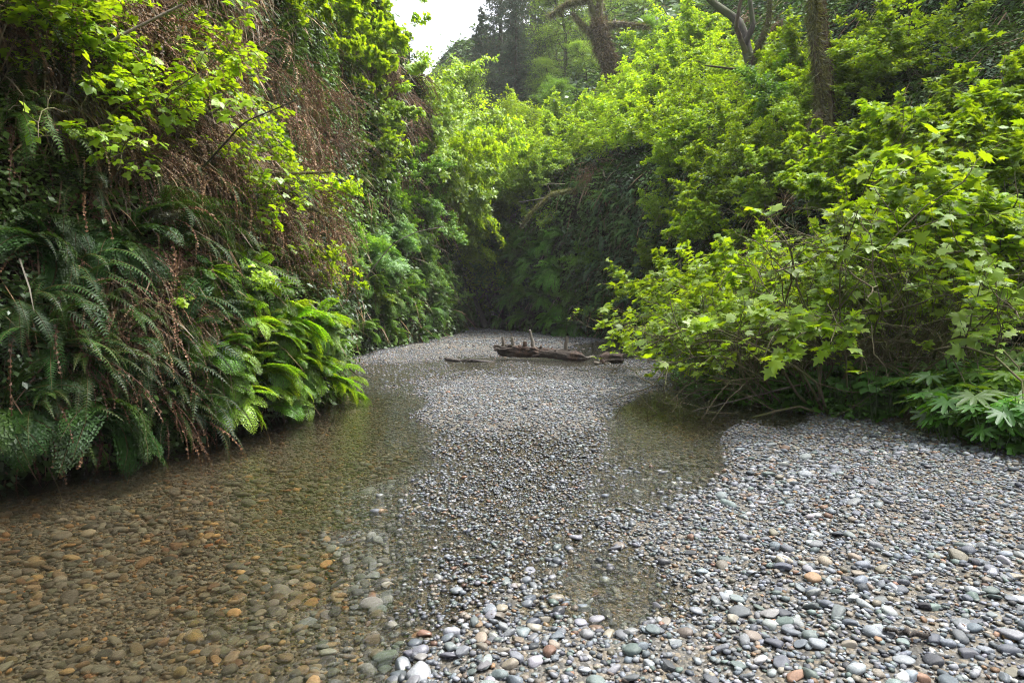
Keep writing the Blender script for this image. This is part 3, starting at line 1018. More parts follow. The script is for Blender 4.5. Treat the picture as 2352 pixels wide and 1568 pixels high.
# ---- plant kinds
G_DARK = (0.030, 0.075, 0.016)
SWORD = [make_fern(200 + i, 'sword', 15, 0.85, pairs=30, wmax=0.085, col=c, dead=5) for i, c in enumerate([(0.045, 0.10, 0.015), (0.035, 0.085, 0.015), (0.065, 0.13, 0.015), (0.045, 0.10, 0.025)])]
LADY = [make_fern(220 + i, 'lady', 13, 0.8, pairs=24, wmax=0.13, col=c, dead=0) for i, c in enumerate([(0.10, 0.21, 0.02), (0.075, 0.17, 0.02), (0.09, 0.20, 0.03)])]
GRNDF = [make_fern(240 + i, 'sword', 16, 0.9, pairs=30, wmax=0.08, col=(0.05, 0.115, 0.025), dead=0, wall=False) for i in range(2)]
SWORDB = [make_fern(280 + i, 'sword', 14, 0.85, pairs=26, wmax=0.1, col=c, dead=3) for i, c in enumerate([(0.10, 0.19, 0.09), (0.09, 0.20, 0.05)])]
LADYF = [make_fern(290, 'lady', 13, 0.8, pairs=20, wmax=0.14, col=(0.10, 0.26, 0.03), dead=0)]
LADY_SHADE = [make_fern(236, 'lady', 12, 0.75, pairs=22, wmax=0.11, col=(0.03, 0.075, 0.012), dead=4)]  # darker lady fern copy; the lower bank's shade is put into its colour
SWORD_SHADE = [make_fern(270 + i, 'sword', 16, 0.8, pairs=30, wmax=0.08, col=c, dead=7) for i, c in enumerate([(0.026, 0.06, 0.012), (0.035, 0.07, 0.01), (0.022, 0.055, 0.016)])]  # sword fern greens lowered so the colour carries the lower left bank's shade
LADY_LIT = [make_fern(230 + i, 'lady', 13, 0.75, mat=M_LEAF, pairs=22, wmax=0.12, col=c, dead=0) for i, c in enumerate([(0.17, 0.31, 0.02), (0.13, 0.27, 0.02)])]  # lighter lady fern copy; sunlight on the fern point is put into its colour
SKIRT = [make_skirt(260 + i) for i in range(4)]
yl = ((0.19, 0.33, 0.012), (0.30, 0.42, 0.02))
yg = ((0.18, 0.32, 0.012), (0.29, 0.41, 0.02))
mg = ((0.08, 0.19, 0.02), (0.15, 0.28, 0.025))
MAPLE = [make_shrub(300 + i, 'maple', L_MAPLE, leaf=0.105, per=2, cols=yg, stems=13, H=2.7, spread=0.8, arch=1.0, nb=(1, 2), r0=0.017, drop=0.95, bare=1.3) for i in range(3)]
MAPLEM = [make_shrub(305 + i, 'maple', L_MAPLE, leaf=0.082, per=2, cols=yl, stems=14, H=2.6, spread=0.8, arch=0.9, nb=(1, 2), r0=0.014, drop=0.85, bare=1.0) for i in range(2)]
STEMMY = [make_shrub(308 + i, 'maple', L_MAPLE, leaf=0.10, per=1, cols=yg, stems=20, H=2.6, spread=0.85, arch=0.9, nb=(1, 2), r0=0.013, drop=1.0, bare=1.9, base_r=0.2) for i in range(2)]
MAPLES = [make_shrub(310 + i, 'maple', L_MAPLE, leaf=0.10, per=2, cols=yl, stems=9, H=1.9, spread=0.9, arch=0.8, nb=(1, 3), r0=0.011, drop=0.85, bare=0.5) for i in range(3)]
SALMON = [make_shrub(320 + i, 'salmonberry', L_TRI, leaf=0.17, per=1, cols=yl, stems=6, H=2.0, spread=0.95, arch=1.2, nb=(1, 2), r0=0.012, drop=0.85, base_r=0.08, bare=0.6) for i in range(3)]
ELDER = [make_shrub(330 + i, 'elder', L_PIN, leaf=0.22, per=2, cols=((0.10, 0.22, 0.05), (0.16, 0.30, 0.06)), stems=6, H=1.6, spread=0.8, arch=0.8, nb=(1, 2), r0=0.011, drop=0.3) for i in range(2)]
BUSH = [make_shrub(340 + i, 'bush', L_SIMPLE, leaf=0.10, per=4, cols=c, stems=9, H=2.2, spread=1.0, arch=0.5, nb=(2, 3), r0=0.012, segs=8, drop=0.35, sides=(4, 3, 3)) for i, c in enumerate([yl, yg, mg])]
TWIGS = [make_shrub(350 + i, 'twiggy', L_TRI, leaf=0.10, per=1, cols=yg, stems=7, H=1.7, spread=0.9, arch=0.6, nb=(1, 2), r0=0.008, drop=1.15, wander=0.3) for i in range(2)]

def make_tree(seed, H=9, crown=3.0, leaf=0.12, nleaf=32000, cols=yg, lean=(0.1, 0), trunk_r=0.16, low=0.25, mat=None, barkm=None):
    """broadleaf tree: tapered trunk, limbs, leaves in clumps at the limb ends"""
    rng = np.random.default_rng(seed)
    st = Soup()
    n = 12
    tp = [np.array([0, 0, -0.4])]
    d = np.array([lean[0], lean[1], 1.0])
    for i in range(n):
        d = d + rng.normal(0, 0.09, 3); d[2] = max(d[2], 0.6); d /= np.linalg.norm(d)
        tp.append(tp[-1] + d * H * 0.82 / n)
    tp = np.array(tp)
    tube(st, tp, np.linspace(trunk_r, trunk_r * 0.25, n + 1), 9, (.1, .1, .1), wob=0.06, rng=rng)
    ends = []
    def limb(p, d, L, r, lv):
        m = 6
        pts = [p]
        for i in range(m):
            d = d + rng.normal(0, 0.2, 3) + np.array([0, 0, 0.06]); d /= np.linalg.norm(d)
            pts.append(pts[-1] + d * L / m)
        pts = np.array(pts)
        tube(st, pts, np.linspace(r, r * 0.3, m + 1), 5 if lv == 0 else 3, (.1, .1, .1), cap=False)
        if lv < 2:
            for i in range(2, m + 1):
                for _ in range(2):
                    dd = (pts[i] - pts[i - 1]) / np.linalg.norm(pts[i] - pts[i - 1]) * 0.5 + rng.normal(0, 0.6, 3)
                    limb(pts[i], dd / np.linalg.norm(dd), L * rng.uniform(0.3, 0.5), r * 0.5, lv + 1)
        if lv >= 1:
            ends.append(pts[rng.integers(2, m + 1)])
            ends.append(pts[-1])
    k0 = int(n * low)
    for i in range(k0, n + 1):
        for _ in range(2 if i < n else 4):
            a = rng.uniform(0, 6.283)
            el = rng.uniform(-0.05, 0.8)
            f = (i - k0) / max(1, n - k0)
            limb(tp[i], np.array([math.cos(a) * math.cos(el), math.sin(a) * math.cos(el), math.sin(el)]), crown * (1.0 - 0.45 * f ** 2) * rng.uniform(0.6, 1.1), trunk_r * 0.4 * (1 - 0.5 * f), 0)
    E = np.array(ends)
    sel = rng.integers(0, len(E), nleaf)
    cs = rng.uniform(0.6, 1.3, len(E))
    P = E[sel] + rng.normal(0, 1, (nleaf, 3)) * np.array([0.30, 0.30, 0.17]) * (crown / 3) * cs[sel][:, None]
    D = rng.normal(0, 1, (nleaf, 3)) * np.array([1, 1, 0.5])
    N = rng.normal(0, 0.5, (nleaf, 3)) + np.array([0, 0, 0.8])
    V, F = place_many(L_SIMPLE[0], L_SIMPLE[1], P, D, N, leaf * rng.uniform(0.6, 1.2, nleaf), 1.2)
    cc = rng.random((len(E), 1))
    C = (np.array(cols[0]) * (1 - cc[sel]) + np.array(cols[1]) * cc[sel]) * rng.uniform(0.75, 1.2, (nleaf, 1))
    s = Soup()
    s.add(V, F, np.repeat(C, 4, 0))
    return st.mesh('trunk', barkm or M_TRUNK, smooth=True), s.mesh('crown', mat or M_LEAF)
TREE = [make_tree(400, 9, 3.2, cols=yl), make_tree(401, 9, 3.0, cols=yg, lean=(-0.15, 0)), make_tree(402, 9, 3.4, cols=mg, lean=(0.2, 0)),
        make_tree(403, 9, 2.6, cols=((0.12, 0.22, 0.03), (0.17, 0.27, 0.05)), nleaf=18000, leaf=0.10)]
def make_conifer(seed, H=28, Rr=5.6):
    rng = np.random.default_rng(seed)
    st, s = Soup(), Soup()
    z = np.linspace(-1, H, 16)
    tube(st, np.stack([0 * z, 0 * z, z], 1), np.linspace(0.45, 0.04, 16), 9, (.1, .1, .1))
    nb = 190
    for i in range(nb):
        f = (i + 0.5) / nb
        zz = 1.5 + (H - 2) * f
        a = rng.uniform(0, 6.283)
        L = Rr * (1 - f) ** 0.75 * rng.uniform(0.5, 1.15) + 0.3
        m = 9
        t = np.linspace(0, 1, m)
        el = 0.25 - 0.75 * t + 0.5 * t ** 3
        d = np.stack([np.cos(a) * np.cos(el), np.sin(a) * np.cos(el), np.sin(el)], 1)
        pts = np.array([0, 0, zz]) + np.concatenate([[np.zeros(3)], np.cumsum(d[1:] * L / m, 0)])
        tube(st, pts, np.linspace(0.05, 0.01, m), 3, (.1, .1, .1), cap=False)
        n = int(150 * L / Rr) + 20
        q = rng.uniform(0.12, 1, n) ** 0.8 * (m - 1)
        i0 = np.minimum(q.astype(int), m - 2)
        P = pts[i0] * (1 - (q - i0))[:, None] + pts[i0 + 1] * (q - i0)[:, None]
        sd_ = np.array([-math.sin(a), math.cos(a), 0])
        off = rng.normal(0, 0.30, n) * (1.1 - q / m)
        P = P + sd_ * off[:, None] * L / 3.0 - np.array([0, 0, 1]) * np.abs(rng.normal(0, 0.16, n))[:, None]
        D = sd_ * np.sign(off)[:, None] * 0.7 + d[i0] * 0.7 - np.array([0, 0, 1]) * rng.uniform(0.2, 1.2, (n, 1))
        N = rng.normal(0, 0.5, (n, 3)) + np.array([0, 0, .8])
        V, F = place_many(L_SIMPLE[0], L_SIMPLE[1], P, D, N, rng.uniform(0.22, 0.5, n), 0.55)
        br = rng.random((n, 1)) < 0.12
        C = np.where(br, (0.10, 0.075, 0.05), (0.045, 0.075, 0.045)) * rng.uniform(0.7, 1.3, (n, 1))
        s.add(V, F, np.repeat(C, 4, 0))
    return st.mesh('trunk', M_TRUNK, smooth=True), s.mesh('crown', M_SMALL)
CONIFER = [make_conifer(450), make_conifer(451, 28, 5.0)]

def make_herb(seed, tmpl=L_LOBE, n=9, H=0.5, leaf=0.26, col=(0.06, 0.17, 0.02)):
    rng = np.random.default_rng(seed)
    st, s = Soup(), Soup()
    P, D, N, Z = [], [], [], []
    for i in range(n):
        a = rng.uniform(0, 6.283)
        r = rng.uniform(0.03, 0.28) * H / 0.5
        h = H * rng.uniform(0.5, 1.1)
        tip = np.array([r * math.cos(a), r * math.sin(a), h])
        tube(st, [np.array([0.3 * tip[0], 0.3 * tip[1], -0.05]), tip * np.array([.7, .7, .6]), tip], [0.005, 0.004, 0.003], 4, (.1, .17, .05), cap=False)
        o = np.array([math.cos(a), math.sin(a), 0])
        P.append(tip - o * 0.08); D.append(o + rng.normal(0, .2, 3)); N.append(np.array([0, 0, 1]) + 0.35 * o + rng.normal(0, .15, 3)); Z.append(leaf * rng.uniform(0.6, 1.15))
    V, F = place_many(tmpl[0], tmpl[1], np.array(P), np.array(D), np.array(N), np.array(Z))
    s.add(V, F, np.repeat(np.array(col) * rng.uniform(0.8, 1.25, (n, 1)), len(tmpl[0]), 0))
    return st.mesh('stalks', M_SMALL), s.mesh('leaves', M_LEAF)
HERB = [make_herb(500 + i, L_LOBE, 12, 0.5, 0.3, (0.08 + .02 * i, 0.22, 0.025)) for i in range(3)]
HERB2 = [make_herb(510 + i, L_TRI, 16, 0.28, 0.15, (0.07, 0.19, 0.025)) for i in range(2)]
# ------------------------------------------------------------------ planting
PLACED = []            # (object, kind words, region words)
def spot_ok(x, y):
    return True
def face_rz(nrm):
    """turn local +Y to the outward side of the wall"""
    return math.atan2(-nrm.x, nrm.y)
def poly_mask(poly, x, y):
    inside = np.zeros(len(x), bool)
    n = len(poly)
    for i in range(n):
        x1, y1 = poly[i]; x2, y2 = poly[(i + 1) % n]
        c = ((y1 > y) != (y2 > y)) & (x < (x2 - x1) * (y - y1) / (y2 - y1 + 1e-9) + x1)
        inside ^= c
    return inside
def scatter_px(poly, step, seed):
    r = np.random.default_rng(seed)
    xs = [p[0] for p in poly]; ys = [p[1] for p in poly]
    gx, gy = np.meshgrid(np.arange(min(xs), max(xs), step), np.arange(min(ys), max(ys), step))
    x = gx.ravel() + r.uniform(-.5, .5, gx.size) * step
    y = gy.ravel() + r.uniform(-.5, .5, gx.size) * step
    k = poly_mask(poly, x, y)
    return list(zip(x[k], y[k]))
def wall_plants(kind, protos, poly, step, seed, size, look, region, cat='fern', partname='fronds', out=0.05, prob=1.0, jitter=0.25, zmin=0.12):
    """plants rooted on the terrain seen inside a polygon of the photograph"""
    r = np.random.default_rng(seed)
    for x, y in scatter_px(poly, step, seed + 1):
        if r.random() > prob:
            continue
        p, nrm = hit(x, y)
        if p is None or p.z < zmin:
            continue
        dist = (p - cam.location).length
        sc = size * r.uniform(1 - jitter, 1 + jitter)
        m = protos[r.integers(len(protos))]
        metas = [(partname, m[0]), ('dead_fronds', m[1])] if isinstance(m, tuple) else [('dead_fronds', m)]
        if nrm.z > 0.75:
            nh = Vector((-p.x, -p.y, 0)).normalized()
        else:
            nh = nrm
        o = inst(kind, metas, p + nrm * out, face_rz(nh) + r.normal(0, 0.5), sc, (r.normal(0, .25), r.normal(0, .25)))
        PLACED.append((o, cat, look, region))
# --- ferns (polygons in 2352-wide photo coordinates)
wall_plants('sword_fern', SWORD_SHADE + LADY_SHADE + SWORD[1:2], [(-20, 430), (330, 430), (480, 600), (420, 1010), (250, 1050), (-20, 1080)], 92, 1, 0.85, 'dark green arching sword fern', 'on shaded lower left bank')
wall_plants('sword_fern', SWORD, [(330, 330), (640, 330), (770, 480), (780, 620), (640, 720), (430, 640)], 92, 2, 0.85, 'sword fern among dead fronds', 'above the bright fern point', prob=0.85)
wall_plants('sword_fern', SWORD, [(-20, -20), (900, -20), (860, 250), (720, 330), (600, 250), (-20, 330)], 105, 3, 0.9, 'shaded hanging sword fern', 'high on the left wall', prob=0.75)
wall_plants('lady_fern', LADY_LIT, [(420, 640), (620, 640), (760, 800), (770, 900), (640, 930), (420, 900)], 44, 4, 0.6, 'bright lime green lacy fern', 'on the lit fern point', prob=1.0, jitter=0.3, out=0.14)
wall_plants('lady_fern', LADY, [(820, 560), (1060, 600), (1075, 740), (960, 800), (820, 800)], 40, 5, 0.85, 'mid green lacy fern', 'at far left wall foot', prob=0.85)
wall_plants('sword_fern', SWORD, [(760, 250), (900, 300), (1000, 500), (940, 620), (800, 520)], 62, 6, 0.8, 'dusky sword fern', 'wall behind the fern point', prob=0.7)
wall_plants('sword_fern', SWORDB, [(1330, 400), (1480, 400), (1500, 760), (1330, 760), (1280, 560)], 38, 7, 1.0, 'glossy blue-green sword fern', 'right wall behind the logs', prob=0.9)
wall_plants('lady_fern', LADYF, [(1120, 480), (1300, 540), (1310, 760), (1100, 740)], 34, 8, 1.1, 'soft dark green lacy fern', 'wall at far creek end', prob=0.85)
wall_plants('sword_fern', SWORD, [(1950, 20), (2360, 20), (2360, 120), (2100, 250), (1900, 330)], 70, 9, 0.8, 'dim grey-green sword fern', 'dark hillside at upper right', prob=0.8)
wall_plants('sword_fern', SWORD, [(2050, 480), (2360, 480), (2360, 860), (2100, 860)], 90, 10, 0.8, 'dark sword fern', 'hollow behind right maple thicket', prob=0.5)
wall_plants('sword_fern', SWORD, [(1500, 150), (1850, 60), (1850, 320), (1560, 420)], 60, 11, 0.8, 'small half hidden fern', 'slope under the leaning trunks', prob=0.55)
# --- curtains of dead brown fronds
wall_plants('dead_fern', SKIRT, [(560, 400), (680, 380), (760, 500), (765, 640), (660, 620), (550, 540)], 52, 20, 0.8, 'rust brown dead frond curtain', 'just above the fern point', 'dead fern', out=0.12)
wall_plants('dead_fern', SKIRT, [(200, 260), (560, 330), (560, 420), (260, 420)], 60, 21, 0.7, 'pale brown dead frond tangle', 'middle of the left bank', 'dead fern', out=0.15, prob=0.8)
wall_plants('dead_fern', SKIRT, [(-20, -20), (420, -20), (420, 160), (-20, 160)], 85, 22, 0.9, 'reddish brown dead frond curtain', 'shaded wall at upper left', 'dead fern', out=0.15)
wall_plants('dead_fern', SKIRT, [(500, 40), (760, 160), (830, 360), (700, 380), (560, 200)], 66, 23, 1.1, 'dark brown dead frond mat', 'wall beside the yellow maples', 'dead fern', out=0.15)
wall_plants('dead_fern', SKIRT, [(200, 560), (420, 560), (470, 760), (300, 800), (200, 700)], 66, 24, 0.6, 'dull brown dead fern', 'shaded middle of left bank', 'dead fern', out=0.1, prob=0.8)
wall_plants('dead_fern', SKIRT, [(890, 150), (960, 180), (1040, 420), (980, 560), (900, 400)], 46, 25, 1.2, 'grey-brown dead frond bundle', 'top of far left wall', 'dead fern', out=0.15)
wall_plants('dead_fern', SKIRT, [(1300, 300), (1480, 300), (1440, 420), (1300, 450)], 46, 26, 1.0, 'brown dead frond tangle', 'brow of the right wall', 'dead fern', out=0.15, prob=0.3)
wall_plants('dead_fern', SKIRT, [(1700, 40), (1850, 20), (1860, 260), (1740, 260)], 55, 27, 1.2, 'mossy brown dead frond tangle', 'between the two leaning trunks', 'dead fern', out=0.15)

def grow(kind, protos, x, y, size, rz=None, look='', region='', cat='shrub', seed=0, names=('stems', 'foliage'), sink=0.05, tilt=(0, 0), dist=None):
    """one shrub rooted where the photograph's point meets the terrain"""
    p, nrm = hit(x, y)
    if p is None:
        return None
    r = random.Random(int(x * 7 + y * 13 + seed))
    m = protos[r.randrange(len(protos))]
    o = inst(kind, list(zip(names, m)), p - Vector((0, 0, sink)), r.uniform(0, 6.28) if rz is None else rz, size * r.uniform(0.88, 1.12), tilt)
    PLACED.append((o, cat, look, region))
    return o
# --- right bank thicket: tall maple shrubs with arching stems
T_ = 'broad leaves, arching bare stems'
for x, y, s_ in ((1740, 890, .8), (1800, 885, .95), (1880, 880, 1.0), (2000, 875, 1.1), (2080, 885, 1.05), (2180, 860, 1.0)):
    grow('maple_shrub', MAPLEM if x < 1900 else MAPLE, x, y, s_, look='shrub, ' + T_, region='on the low right bank', seed=3, tilt=(0, -0.12))
for x, y, s_ in ((1640, 860, .5), (1620, 810, .65), (1680, 800, .8), (1580, 770, .7), (1720, 780, 1.0), (1660, 720, .9)):
    grow('maple_shrub', MAPLES, x, y, s_ * 1.1, look='low shrub, small lobed leaves', region='leaning over the right pool', seed=4, tilt=(0, -0.2))
for x, y, s_ in ((1750, 520, .75), (1900, 500, .75), (2050, 460, .8), (2200, 420, .8), (2320, 380, .8), (1850, 420, .7), (2000, 400, .7), (2150, 350, .7), (2300, 300, .7), (1680, 480, .75),
                 (2340, 480, .8), (2120, 490, .8), (1950, 440, .7), (2250, 360, .7), (1800, 460, .7), (1600, 490, .75), (2080, 410, .7), (1650, 560, .8), (2210, 480, .8)):
    grow('maple_shrub', MAPLES, x, y, s_, look='leafy yellow-green lobed shrub', region='slope behind the right thicket', seed=5)
wall_plants('sword_fern', SWORD, [(600, 130), (780, 280), (780, 480), (660, 380)], 60, 12, 0.85, 'drooping green sword fern', 'brown band below yellow maples', prob=0.8)
for x, y, s_ in ((1780, 905, .8), (1850, 912, .95), (1925, 915, 1.05), (1990, 912, 1.0), (1890, 895, 1.1)):
    grow('stemmy_shrub', STEMMY, x, y, s_, look='shrub with many bare stems', region='front of the right thicket', seed=31)
for i, (x, y, z, s_) in enumerate(((-2.7, 24.5, 5.2, 1.2), (-2.5, 26, 3.8, 1.2), (-2.5, 26.5, 6.2, 1.4), (-2.3, 28, 5.0, 1.3), (-2.8, 23.5, 7.0, 1.2), (-2.4, 27.5, 2.8, 1.0), (-2.9, 22.5, 6.0, 1.0), (-2.4, 27.2, 3.4, 1.4), (-2.2, 28.6, 4.2, 1.4), (-2.5, 25.6, 4.6, 1.3), (-2.2, 28.8, 6.5, 1.5))):
    o = inst('leafy_bush', list(zip(('stems', 'foliage'), BUSH[i % 2])), (x - 0.1, y, z), 1.3 * i, s_, (0, 0.8))
    PLACED.append((o, 'bush', 'yellow-green overhanging bush', 'end of far left wall'))
for x, y, s_ in ((1590, 838, .95), (1630, 845, 1.0), (1670, 850, 1.05)):
    grow('maple_shrub', MAPLEM, x, y, s_, look='upright pale green shrub', region='left end of right thicket', seed=41)
# --- small-leaved bushes on the slopes up the right side
for x, y, s_ in ((1560, 420, .9), (1500, 330, 1.), (1420, 360, .9), (1600, 300, 1.), (1680, 330, .9), (1740, 400, .8), (1480, 250, 1.1), (1560, 220, 1.1), (1650, 210, 1.1), (1380, 300, 1.1), (1440, 300, 1.0),
                 (1340, 350, 1.), (1300, 380, 1.), (1280, 330, 1.1), (1700, 250, .9), (1820, 240, .9), (1780, 300, .9), (1850, 320, .8), (1600, 150, 1.1), (1520, 160, 1.1), (1250, 400, 1.), (1210, 420, 1.),
                 (1530, 530, .7), (1510, 640, .7), (1900, 260, .8), (2000, 230, .8), (2100, 180, .8)):
    grow('leafy_bush', BUSH[:2] if x < 1750 else BUSH, x, y, s_, look='rounded small-leaved green bush', region='slope above the right wall', seed=6, cat='bush')
# --- left side
S_ = 'lime green three-leaved berry shrub'
for x, y, s_ in ((90, 440, .7), (230, 400, .7), (380, 420, .65), (490, 400, .6), (330, 310, .65), (440, 300, .6), (540, 330, .55), (60, 250, .7), (20, 540, .6), (180, 290, .65), (560, 260, .5)):
    grow('berry_shrub', SALMON, x, y, s_, look=S_, region='on the left bank', seed=7, tilt=(0, 0.45))
for x, y, s_ in ((520, 560, .4), (620, 600, .4), (700, 640, .4), (680, 440, .4), (460, 700, .35)):
    grow('berry_shrub', SALMON, x, y, s_, look='small lime green berry shrub', region='among left bank dead fronds', seed=8, tilt=(0, 0.5))
for x, y, s_ in ((800, 60, .9), (760, 110, .8), (860, 130, .9), (820, 190, .8), (870, 260, .8), (720, 30, .8), (900, 60, .9), (880, 330, .7), (840, 380, .7), (880, 420, .7), (930, 20, 1.0), (640, 20, .7)):
    grow('vine_maple', MAPLES, x, y, s_, look='pale yellow maple sapling', region='on the upper left wall', seed=9, cat='sapling', tilt=(0.1, 0.7))
for x, y, s_ in ((800, 560, .6), (850, 540, .6), (900, 540, .6), (800, 660, .6), (860, 600, .6), (940, 560, .6)):
    grow('elder_shrub', ELDER, x, y, s_, look='pale feather-leaved shrub', region='just behind the fern point', seed=10, tilt=(0, 0.5))
for x, y, s_ in ((930, 440, 1.), (960, 520, .9), (900, 480, .8), (980, 600, .8), (1010, 660, .7), (1020, 560, .8), (960, 640, .6), (900, 680, .6), (1000, 710, .6), (840, 710, .5), (1040, 700, .6)):
    grow('leafy_bush', BUSH[1:], x, y, s_ * .8, look='clinging green bush', region='on the far left wall', seed=11, cat='bush', tilt=(0, 0.5))
for x, y, s_ in ((1040, 400, 1.1), (1060, 340, 1.2), (1050, 460, 1.0), (1065, 520, .9), (1100, 420, 1.2), (1130, 360, 1.2), (1160, 400, 1.2), (1190, 350, 1.2), (1110, 300, 1.2), (1090, 480, 1.1)):
    grow('leafy_bush', BUSH[:2], x, y, s_, look='bright yellow-green leafy bush', region='over the narrow canyon end', seed=21, cat='bush', tilt=(0.3, 0.0))
for x, y in scatter_px([(1090, 330), (1300, 330), (1290, 430), (1200, 520), (1090, 480)], 40, 91):
    grow('leafy_bush', BUSH[:2], x, y, 1.05, look='pale lime leafy bush', region='above the dark creek end', seed=22, cat='bush', tilt=(0.55, -0.1))
for x, y, s_ in ((1150, 640, .8), (1180, 560, .9), (1220, 600, .9), (1250, 700, .7), (1200, 690, .7), (1130, 560, .9), (1330, 700, .6), (1400, 740, .6), (1350, 620, .7)):
    grow('leafy_bush', [BUSH[2]], x, y, s_ * .8, look='clinging dark green bush', region='wall at far creek end', seed=12, cat='bush', tilt=(0.5, 0))
# --- bare twiggy shrubs
for x, y, s_ in ((450, 380, .9), (600, 260, .8), (250, 330, 1.), (1400, 360, 1.2), (1750, 280, 1.), (2250, 560, 1.), (2100, 560, 1.0), (2330, 640, .9), (1900, 560, 1.), (700, 520, .6)):
    grow('twiggy_shrub', TWIGS, x, y, s_, look='thin twiggy nearly leafless shrub', region='between leafier shrubs', seed=13)
# --- herbs on the right bank
for x, y in scatter_px([(2110, 900), (2360, 870), (2360, 1075), (2240, 1030), (2080, 990)], 36, 77):
    grow('leafy_herb', HERB, x, y, 0.8, look='tall herb, flat lobed leaves', region='right edge of the gravel', cat='herb', names=('stalks', 'leaves'), seed=14, sink=0.0)
for x, y in scatter_px([(1830, 900), (2120, 890), (2110, 960), (1960, 965), (1880, 940)], 24, 78):
    grow('leafy_herb', HERB2, x, y, 1.2, look='low dark green three-leaved herb', region='foot of the right thicket', cat='herb', names=('stalks', 'leaves'), seed=15, sink=0.0)
for x, y in scatter_px([(1640, 895), (1850, 908), (1860, 948), (1760, 930), (1650, 912)], 20, 79):
    grow('leafy_herb', HERB2, x, y, 0.8, look='small green three-leaved herb', region='waterline under right thicket', cat='herb', names=('stalks', 'leaves'), seed=17, sink=0.0)
for x, y in ((1880, 880), (1760, 850), (2040, 830), (2080, 800), (1950, 700), (2080, 850), (1800, 810)):
    grow('sword_fern', GRNDF, x, y, 0.75, look='long blue-green sword fern', region='under the right maple shrubs', cat='fern', names=('fronds', 'dead_fronds'), seed=16)

# --- trees
def tree(kind, protos, px, topy, Y, look, region, rz=None, wide=1.0, cat='tree', Hn=9.0, zb=None):
    d = ray(px * Q, topy * Q)
    k = Y / d.y
    x, zt = d.x * k, CAM_H + d.z * k
    g = ground_z(x, Y) if zb is None else zb
    H = zt - g
    if H < 1.5:
        return
    m = protos[int(px + topy) % len(protos)]
    o = inst(kind, [('trunk', m[0]), ('crown', m[1])], (x, Y, g), (px * 0.37) % 6.28 if rz is None else rz, H / Hn)
    o.scale = (H / Hn * wide, H / Hn * wide, H / Hn)
    PLACED.append((o, cat, look, region))
for px, ty, Y, k in ((1080, 120, 36, 0), (1150, 200, 33, 1), (1010, 130, 33, 3), (1230, 290, 31, 0), (1120, 330, 31, 1), (1300, 300, 29, 0), (1370, 250, 31, 1), (1300, 170, 38, 2), (1400, 180, 35, 2),
                     (1470, 140, 30, 0), (1540, 70, 32, 1), (1500, 20, 36, 2), (1620, 60, 28, 0), (950, 60, 30, 3)):
    tree('broadleaf_tree', [TREE[k]], px, ty, Y, ('yellow-green', 'fresh green', 'darker green', 'thin pale green')[k] + ' broadleaf tree', 'bend of the canyon', wide=1.15)
for px, ty, Y in ((1300, -60, 46), (1400, -90, 50), (1480, -60, 47), (1560, -120, 52), (1650, -60, 44), (1250, 120, 44), (1350, 80, 43), (1450, 90, 42), (1640, -80, 38), (1720, -120, 36), (1820, -150, 33), (1560, -20, 40)):
    tree('alder_tree', [TREE[3], TREE[0]], px, ty, Y, 'tall pale hazy alder', 'hill behind the canyon', wide=1.2)
for px, ty, Y in ((1150, -200, 52), (1105, 10, 47), (1185, -40, 45), (1240, 30, 46), (1225, -420, 60), (1190, -100, 48), (1290, -300, 66), (1370, -350, 68), (1480, -300, 60), (1620, -300, 55)):
    tree('conifer', CONIFER, px, ty, Y, 'tall grey-green hazy conifer', 'beside the open sky', Hn=28.0, wide=1.1)
for px, ty, Y in ((2000, -500, 24), (2200, -500, 22), (2380, -500, 22), (1850, -400, 30)):
    tree('conifer', CONIFER, px, ty, Y, 'dark conifer', 'on the right rim', Hn=28.0)

# unseen trees added on the left rim, above the frame, to shade the bank
for x, y, H, k, lean in ((-6.3, 0.5, 11, 0, 0.55), (-6.6, 3.6, 10, 1, 0.75), (-6.8, 6.2, 8.5, 2, 0.7), (-7.5, -3, 9, 2, 0.5), (-5.2, 2.2, 7, 1, 1.0), (-5.4, 5.2, 6, 0, 1.0)):
    g = ground_z(x, y)
    o = inst('broadleaf_tree', [('trunk', TREE[k][0]), ('crown', TREE[k][1])], (x, y, g - 0.2), 0, H / 9, (0, lean))
    PLACED.append((o, 'tree', 'broadleaf tree over near creek', 'canyon rim above the picture'))
# ------------------------------------------------------------------ undergrowth that nobody could count
def sheet_points(side, n, seed, zlo=0.1, zhi=12):
    V = WALLS[side]
    r = np.random.default_rng(seed)
    A = V[:-1, :-1]; B = V[1:, :-1]; C = V[:-1, 1:]
    N = np.cross(B - A, C - A)
    ar = np.linalg.norm(N, axis=-1)
    ctr = (B + C) / 2
    px, py, d = project(ctr)
    vis = (d > 0.5) & (px > -260) & (px < 1290) & (py > -120) & (ctr[..., 2] > zlo)
    wgt = ar * vis / np.clip(d, 3.5, 60) ** 1.55
    p = (wgt / wgt.sum()).ravel()
    idx = r.choice(len(p), n, p=p)
    i, j = np.unravel_index(idx, wgt.shape)
    u, v = r.random(n)[:, None], r.random(n)[:, None]
    P = A[i, j] * (1 - u) * (1 - v) + B[i, j] * u * (1 - v) + C[i, j] * (1 - u) * v + V[i + 1, j + 1] * u * v
    Nn = N[i, j] / (ar[i, j][:, None] + 1e-9)
    tc = np.array([0, 6, 2.5]) - P
    Nn = Nn * np.sign((Nn * np.array([-1 if side == 'R' else 1, -0.2, 0.6])).sum(1, keepdims=True))
    return P, Nn, project(P)[2], r
